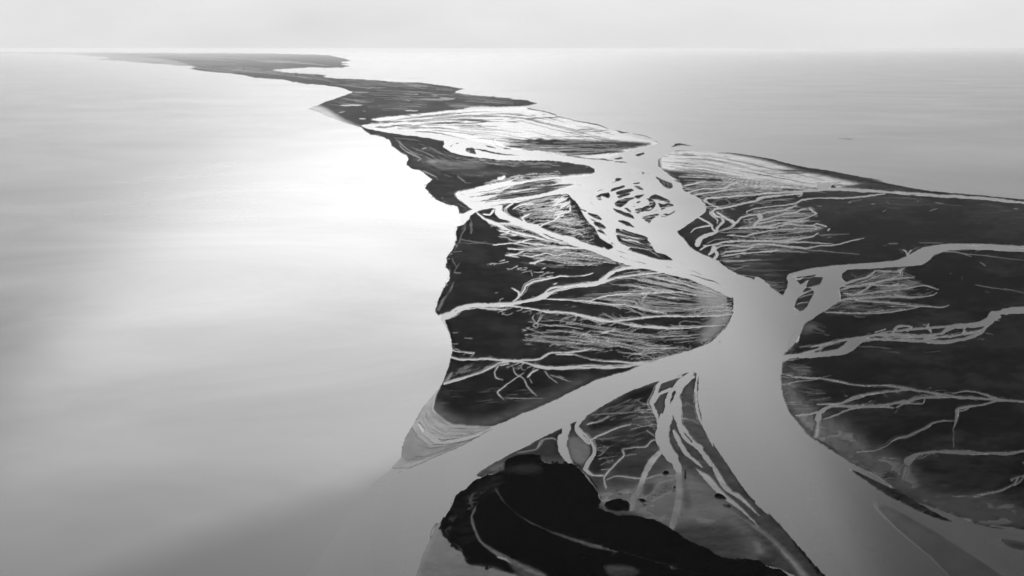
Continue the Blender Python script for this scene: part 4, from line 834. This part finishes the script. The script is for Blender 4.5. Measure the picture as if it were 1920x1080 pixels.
def ground_material():
    m, ns, ls = mat('tidal_mud')
    out = node(ns, 'ShaderNodeOutputMaterial')
    bs = node(ns, 'ShaderNodeBsdfPrincipled')
    aw = node(ns, 'ShaderNodeAttribute', attribute_name='wet')
    at = node(ns, 'ShaderNodeAttribute', attribute_name='tone')
    geo = node(ns, 'ShaderNodeNewGeometry')
    n1 = node(ns, 'ShaderNodeTexNoise', inp={'Scale': 0.035, 'Detail': 6.0, 'Roughness': 0.65})
    n2 = node(ns, 'ShaderNodeTexNoise', inp={'Scale': 0.004, 'Detail': 4.0, 'Roughness': 0.6})
    ls.new(geo.outputs['Position'], n1.inputs['Vector']); ls.new(geo.outputs['Position'], n2.inputs['Vector'])
    mul = node(ns, 'ShaderNodeMath', operation='MULTIPLY'); ls.new(n1.outputs[0], mul.inputs[0]); ls.new(n2.outputs[0], mul.inputs[1])
    mr = node(ns, 'ShaderNodeMapRange', inp={'From Min': 0.12, 'From Max': 0.40, 'To Min': 0.65, 'To Max': 1.35}); ls.new(mul.outputs[0], mr.inputs[0])
    ramp = node(ns, 'ShaderNodeValToRGB')
    e = ramp.color_ramp.elements
    for pos, v in ((0.0, 0.002), (0.2, 0.006), (0.45, 0.020), (0.7, 0.14), (1.0, 0.42)):
        el = e[0] if pos == 0 else (e[len(e) - 1] if pos == 1.0 else e.new(pos))
        el.position = pos; el.color = (v, v, v, 1)
    ls.new(at.outputs['Fac'], ramp.inputs[0])
    cm = node(ns, 'ShaderNodeMix', data_type='RGBA', blend_type='MULTIPLY', inp={0: 1.0})
    ls.new(ramp.outputs[0], cm.inputs[6]); ls.new(mr.outputs[0], cm.inputs[7])
    ls.new(cm.outputs[2], bs.inputs['Base Color'])
    bs.inputs['IOR'].default_value = 1.33
    bs.inputs['Roughness'].default_value = 0.22
    df = node(ns, 'ShaderNodeBsdfDiffuse', inp={'Roughness': 0.3})
    ls.new(cm.outputs[2], df.inputs['Color'])
    wn_ = node(ns, 'ShaderNodeMapRange', inp={'From Min': 0.35, 'From Max': 0.65, 'To Min': -0.12, 'To Max': 0.12}); ls.new(n1.outputs[0], wn_.inputs[0])
    wa = node(ns, 'ShaderNodeMath', operation='MULTIPLY_ADD'); ls.new(wn_.outputs[0], wa.inputs[0]); ls.new(aw.outputs['Fac'], wa.inputs[1]); ls.new(aw.outputs['Fac'], wa.inputs[2])
    wm = node(ns, 'ShaderNodeMapRange', inp={'From Min': 0.03, 'From Max': 0.9, 'To Min': 0.0, 'To Max': 1.0}); ls.new(wa.outputs[0], wm.inputs[0])
    mx = node(ns, 'ShaderNodeMixShader')
    ls.new(wm.outputs[0], mx.inputs[0]); ls.new(df.outputs[0], mx.inputs[1]); ls.new(bs.outputs[0], mx.inputs[2])
    ls.new(mx.outputs[0], out.inputs['Surface'])
    return m

def water_material(name, rough, rvar, base, bump, plume=None, flow=None):
    m, ns, ls = mat(name)
    out = node(ns, 'ShaderNodeOutputMaterial')
    bs = node(ns, 'ShaderNodeBsdfPrincipled')
    bs.inputs['IOR'].default_value = 1.33
    geo = node(ns, 'ShaderNodeNewGeometry')
    sc = node(ns, 'ShaderNodeMapping'); sc.inputs['Scale'].default_value = (0.6, 1.0, 1.0); sc.inputs['Rotation'].default_value = (0, 0, 0.35)
    ls.new(geo.outputs['Position'], sc.inputs[0])
    n1 = node(ns, 'ShaderNodeTexNoise', inp={'Scale': 0.0011, 'Detail': 5.0, 'Roughness': 0.55, 'Distortion': 0.6}); ls.new(sc.outputs[0], n1.inputs['Vector'])
    mr = node(ns, 'ShaderNodeMapRange', inp={'From Min': 0.3, 'From Max': 0.7, 'To Min': rough - rvar, 'To Max': rough + rvar}); ls.new(n1.outputs[0], mr.inputs[0])
    ls.new(mr.outputs[0], bs.inputs['Roughness'])
    n3 = node(ns, 'ShaderNodeTexNoise', inp={'Scale': 0.0013, 'Detail': 4.0, 'Roughness': 0.5, 'Distortion': 1.5}); 
    if flow:                                 # streaks drawn out along the current
        fl = node(ns, 'ShaderNodeMapping'); fl.inputs['Scale'].default_value = (flow[0], flow[1], 1.0); fl.inputs['Rotation'].default_value = (0, 0, -0.22)
        ls.new(geo.outputs['Position'], fl.inputs[0]); ls.new(fl.outputs[0], n3.inputs['Vector'])
    else:
        ls.new(sc.outputs[0], n3.inputs['Vector'])
    mb = node(ns, 'ShaderNodeMapRange', inp={'From Min': 0.3, 'From Max': 0.7, 'To Min': base * 0.5, 'To Max': base * 1.5}); ls.new(n3.outputs[0], mb.inputs[0])
    if plume:                                # clear river water pushing out into the silty sea
        (ax, ay), (bx, by), clear, soft = plume
        L = math.hypot(bx - ax, by - ay); nx_, ny_ = (by - ay) / L, -(bx - ax) / L
        dp = node(ns, 'ShaderNodeVectorMath', operation='DOT_PRODUCT'); dp.inputs[1].default_value = (nx_, ny_, 0)
        sb = node(ns, 'ShaderNodeVectorMath', operation='SUBTRACT'); sb.inputs[1].default_value = (ax, ay, 0)
        ls.new(geo.outputs['Position'], sb.inputs[0]); ls.new(sb.outputs[0], dp.inputs[0])
        wv = node(ns, 'ShaderNodeTexNoise', inp={'Scale': 0.004, 'Detail': 3.0}); ls.new(geo.outputs['Position'], wv.inputs['Vector'])
        ad = node(ns, 'ShaderNodeMath', operation='MULTIPLY_ADD'); ad.inputs[1].default_value = soft * 1.5; ls.new(wv.outputs[0], ad.inputs[0]); ls.new(dp.outputs['Value'], ad.inputs[2])
        pm = node(ns, 'ShaderNodeMapRange', interpolation_type='SMOOTHSTEP', inp={'From Min': soft * -0.25, 'From Max': soft * 1.75}); ls.new(ad.outputs[0], pm.inputs[0])
        px = node(ns, 'ShaderNodeMix', data_type='FLOAT'); ls.new(pm.outputs[0], px.inputs[0]); ls.new(mb.outputs[0], px.inputs[2]); px.inputs[3].default_value = clear
        ls.new(px.outputs[0], bs.inputs['Base Color'])
    else:
        ls.new(mb.outputs[0], bs.inputs['Base Color'])
    if bump:
      n2 = node(ns, 'ShaderNodeTexNoise', inp={'Scale': 0.045, 'Detail': 3.0, 'Roughness': 0.6}); ls.new(sc.outputs[0], n2.inputs['Vector'])
      bp = node(ns, 'ShaderNodeBump', inp={'Strength': 1.0, 'Distance': bump}); ls.new(n2.outputs[0], bp.inputs['Height'])
      ls.new(bp.outputs[0], bs.inputs['Normal'])
    ls.new(bs.outputs[0], out.inputs['Surface'])
    return m

MUD = ground_material()
gp = lambda x, y: tuple(float(c) for c in ground(x, y))
SEA = water_material('silty_sea', 0.20, 0.03, 0.16, 0.0, (gp(215, 1075), gp(690, 893), 0.02, 60.0))
BAY = water_material('bay_water', 0.20, 0.03, 0.015, 0.0)
RIV = water_material('river_water', 0.20, 0.03, 0.020, 0.15, None, (5.0, 0.7))

def tag(o, label, cat=None, group=None, kind=None):
    o['label'] = label
    if cat: o['category'] = cat
    if group: o['group'] = group
    if kind: o['kind'] = kind

# ------------------------------------------------------------------ terrain meshes
# pale wet rims along the water's edge and painted bank shadow behind them, coming and going
w2 = blur(W, 1.0, 0.8)
rimn = np.clip(vnoise(38, 14, 31) * 1.6 - 0.25, 0, 1)
rimm = np.clip((w2 - 0.06) / 0.3, 0, 1) * (1 - W) * rimn * (1 - NR)
G = np.maximum(G, rimm * 0.95); T = T * (1 - rimm) + 0.95 * rimm
soft_ids = [i for i, b in enumerate(BODIES) if b and (b[0] in ('delta_lobe', 'mud_spit') or 'lower right' in b[1])]
wide = np.clip(blur(W, 12.0, 8.0) * 5 - 4, 0, 1)
apron = np.clip(blur(wide, 18.0, 9.0) * 2.2 - 0.04, 0, 1) * blur(np.isin(REG, soft_ids).astype(np.float32), 4.0) * (0.55 + 0.6 * vnoise(60, 24, 35)) * (1 - NR)
apron[:int(650 - Y0)] *= np.linspace(0.2, 1, int(650 - Y0))[:, None] ** 3
G = np.maximum(G, np.clip(apron, 0, 1) * 0.85); T = np.maximum(T, np.clip(apron, 0, 1) * 0.4)
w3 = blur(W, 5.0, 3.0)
bank_shade = np.clip(w3 * 3.0, 0, 1) * np.clip(1 - w2 * 6, 0, 1) * np.clip(vnoise(46, 18, 32) * 1.7 - 0.35, 0, 1)  # shadow line of the banks, darkened into tone and wetness
G *= 1 - 0.55 * bank_shade * (G < 0.6); T *= 1 - 0.55 * bank_shade * (G < 0.6)
# faint drainage grain on the open ground
low = np.clip((np.arange(Y0, Y1) - 450) / 250.0, 0, 1).astype(np.float32)[:, None]
grain = (vnoise(46, 2.2, 33) * 0.5 + vnoise(22, 1.5, 34) * 0.5) * (1 - low) + low * (0.5 + 0.6 * (vnoise(34, 11, 36) * 0.6 + vnoise(13, 5, 37) * 0.4 - 0.5))
T = np.minimum(T, 1 - 0.42 * low)         # palest tones capped darker towards the near mouth
G = np.clip(G + (grain - 0.5) * 0.30 * np.clip(G * 2.2, 0.04, 1) * (1 - G), 0, 1)
patch = vnoise(90, 26, 41) * 0.5 + vnoise(30, 9, 42) * 0.3 + vnoise(11, 4, 43) * 0.2
T = np.clip(T * (0.8 + 0.4 * grain) + np.clip((patch - 0.46) * 0.9, -0.06, 0.2) * (T > 0.03) * (G < 0.4), 0, 1)
hum = vnoise(26, 9, 1) * 0.6 + vnoise(9, 4, 2) * 0.4
hum2 = vnoise(8, 7, 3) * 0.5 + vnoise(4, 3, 4) * 0.5
dry = np.clip(1 - G * 1.3, 0, 1)
isl = blur((T < 0.02).astype(np.float32), 1.5) * 0.0
base = 0.10 + dry * (0.5 + 0.9 * hum) + np.clip(0.08 - T, 0, 0.08) / 0.08 * (2.0 + 2.0 * hum2)
Zr = np.where(W < 0.5, np.maximum(base, 0.2) * (1 - 2 * W), (0.5 - W) * 3.0)
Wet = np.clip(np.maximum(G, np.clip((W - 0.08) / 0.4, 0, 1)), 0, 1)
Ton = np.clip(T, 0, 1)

gx = np.concatenate([np.arange(X0, 540, 3.0), np.arange(540, 1960, 1.5), np.arange(1960, X1 - 1, 3.0)])
gy = np.concatenate([np.arange(98.0, 620, 1.0), np.arange(620, Y1 - 2, 1.5)])
warp = ((vnoise(5, 4, 8) - 0.5) * 1.6, (vnoise(5, 4, 9) - 0.5) * 1.2)
def sample(R, xs, ys):
    fx = np.clip(xs - X0, 0, NX - 1.001); fy = np.clip(ys - Y0, 0, NY - 1.001)
    ix = fx.astype(int); iy = fy.astype(int); tx = (fx - ix).astype(np.float32); ty = (fy - iy).astype(np.float32)
    return (R[iy, ix] * (1 - tx) + R[iy, ix + 1] * tx) * (1 - ty) + (R[iy + 1, ix] * (1 - tx) + R[iy + 1, ix + 1] * tx) * ty
MX, MY = np.meshgrid(gx, gy)
qx = MX + sample(warp[0], MX, MY); qy = MY + sample(warp[1], MX, MY)
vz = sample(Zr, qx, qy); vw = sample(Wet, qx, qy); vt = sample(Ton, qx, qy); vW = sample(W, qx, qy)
wx, wy = ground(MX, MY)
ny, nx = MX.shape
cornerW = np.minimum.reduce([vW[:-1, :-1], vW[1:, :-1], vW[:-1, 1:], vW[1:, 1:]])
keep = cornerW < 0.97
rid = REG[np.clip((qy - Y0).astype(int), 0, NY - 1), np.clip((qx - X0).astype(int), 0, NX - 1)][:-1, :-1]
idx = np.arange(ny * nx).reshape(ny, nx)
quads = np.stack([idx[1:, :-1], idx[1:, 1:], idx[:-1, 1:], idx[:-1, :-1]], -1)
co_all = np.stack([wx.ravel(), wy.ravel(), vz.ravel()], 1).astype(np.float32)
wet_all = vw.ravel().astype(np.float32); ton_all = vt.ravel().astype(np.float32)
quads = quads[keep]; rid = rid[keep]

def build(name, q, material):
    used, inv = np.unique(q, return_inverse=True)
    inv = inv.reshape(q.shape).astype(np.int32)
    me = bpy.data.meshes.new(name)
    me.vertices.add(len(used)); me.vertices.foreach_set('co', co_all[used].ravel())
    me.loops.add(inv.size); me.loops.foreach_set('vertex_index', inv.ravel())
    me.polygons.add(len(inv)); me.polygons.foreach_set('loop_start', np.arange(0, inv.size, 4, dtype=np.int32))
    me.update(calc_edges=True)
    for nm, arr in (('wet', wet_all), ('tone', ton_all)):
        a = me.attributes.new(nm, 'FLOAT', 'POINT'); a.data.foreach_set('value', arr[used])
    me.polygons.foreach_set('use_smooth', np.ones(len(inv), bool))
    me.materials.append(material)
    me.validate()
    o = bpy.data.objects.new(name, me); scene.collection.objects.link(o)
    return o

for k in range(len(BODIES)):
    sel = rid == k
    if not sel.any(): continue
    name, label, cat, group = BODIES[k] or ('mud_flat', 'strips of dark mud left among the channels', 'mud flat', None)
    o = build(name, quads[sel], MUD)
    tag(o, label, cat, group, None if name == 'sand_bar' else 'structure')

# ------------------------------------------------------------------ water sheets, butted together under the land
FAR = 99.0 - 6.0
def g2(x, y):
    a, b = ground(x, y); return (float(a), float(b))
RFAR = 190000.0
common = [g2(*p) for p in [(480, 104), (480, 140), (560, 149), (600, 151.5), (660, 160), (700, 180)]]
spine = [g2(*p) for p in [(700, 215), (752, 262), (800, 300), (850, 375), (862, 404), (868, 440), (850, 500), (840, 560), (826, 597), (850, 640), (842, 690), (835, 720), (800, 800), (762, 858), (700, 905), (640, 985), (560, 1100), (430, 1300)]]
rim_l = [g2(*p) for p in [(800, 190), (960, 194), (998, 202), (1040, 214), (1130, 234), (1212, 260), (1240, 270), (1262, 272), (1312, 284), (1420, 295.5), (1520, 318), (1640, 336), (1760, 350), (1850, 369), (1930, 377), (2600, 424)]]
def sheet(name, pts, material, label):
    me = bpy.data.meshes.new(name)
    v = [Vector((p[0], p[1], 0)) for p in pts]
    me.from_pydata(v, [], [list(t) for t in tessellate_polygon([v])])
    me.update()
    for p in me.polygons:
        if p.normal.z < 0: p.flip()
    me.materials.append(material)
    o = bpy.data.objects.new(name, me); scene.collection.objects.link(o)
    tag(o, label, 'water', None, 'structure')
    return o
top = (common[0][0], RFAR)
sheet('sea', [(-RFAR, RFAR), top] + common + spine + [(-500, -3000), (-RFAR, -3000)], SEA, 'wide calm pale sea to the left of the coast')
sheet('lagoon', [top, (RFAR, RFAR), (RFAR, rim_l[-1][1])] + rim_l[::-1] + common[::-1], BAY, 'grey lagoon beyond the thin barrier bars')
sheet('river', [(-500, -3000), (RFAR, -3000), (RFAR, rim_l[-1][1])] + rim_l[::-1] + common[-1:] + spine, RIV, 'braided river winding between the dark flats')

# ------------------------------------------------------------------ haze
def haze(density, shade, aniso):
    m, ns, ls = mat('haze')
    out = node(ns, 'ShaderNodeOutputMaterial')
    pv = node(ns, 'ShaderNodeVolumePrincipled', inp={'Density': density, 'Anisotropy': aniso, 'Color': (shade, shade, shade, 1)})
    ls.new(pv.outputs[0], out.inputs['Volume'])
    R, zb, zt = 200000.0, -8.0, CAM_H + 15
    v = [(x, y, z) for z in (zb, zt) for x, y in ((-R, -6000), (R, -6000), (R, R), (-R, R))]
    f = [(3, 2, 1, 0), (4, 5, 6, 7), (0, 1, 5, 4), (1, 2, 6, 5), (2, 3, 7, 6), (3, 0, 4, 7)]
    me = bpy.data.meshes.new('haze'); me.from_pydata(v, [], f); me.materials.append(m)
    o = bpy.data.objects.new('haze', me); scene.collection.objects.link(o)
    tag(o, 'thin pale haze over the whole coast', 'haze', None, 'stuff')
haze(1.15e-5, 0.98, 0.5)
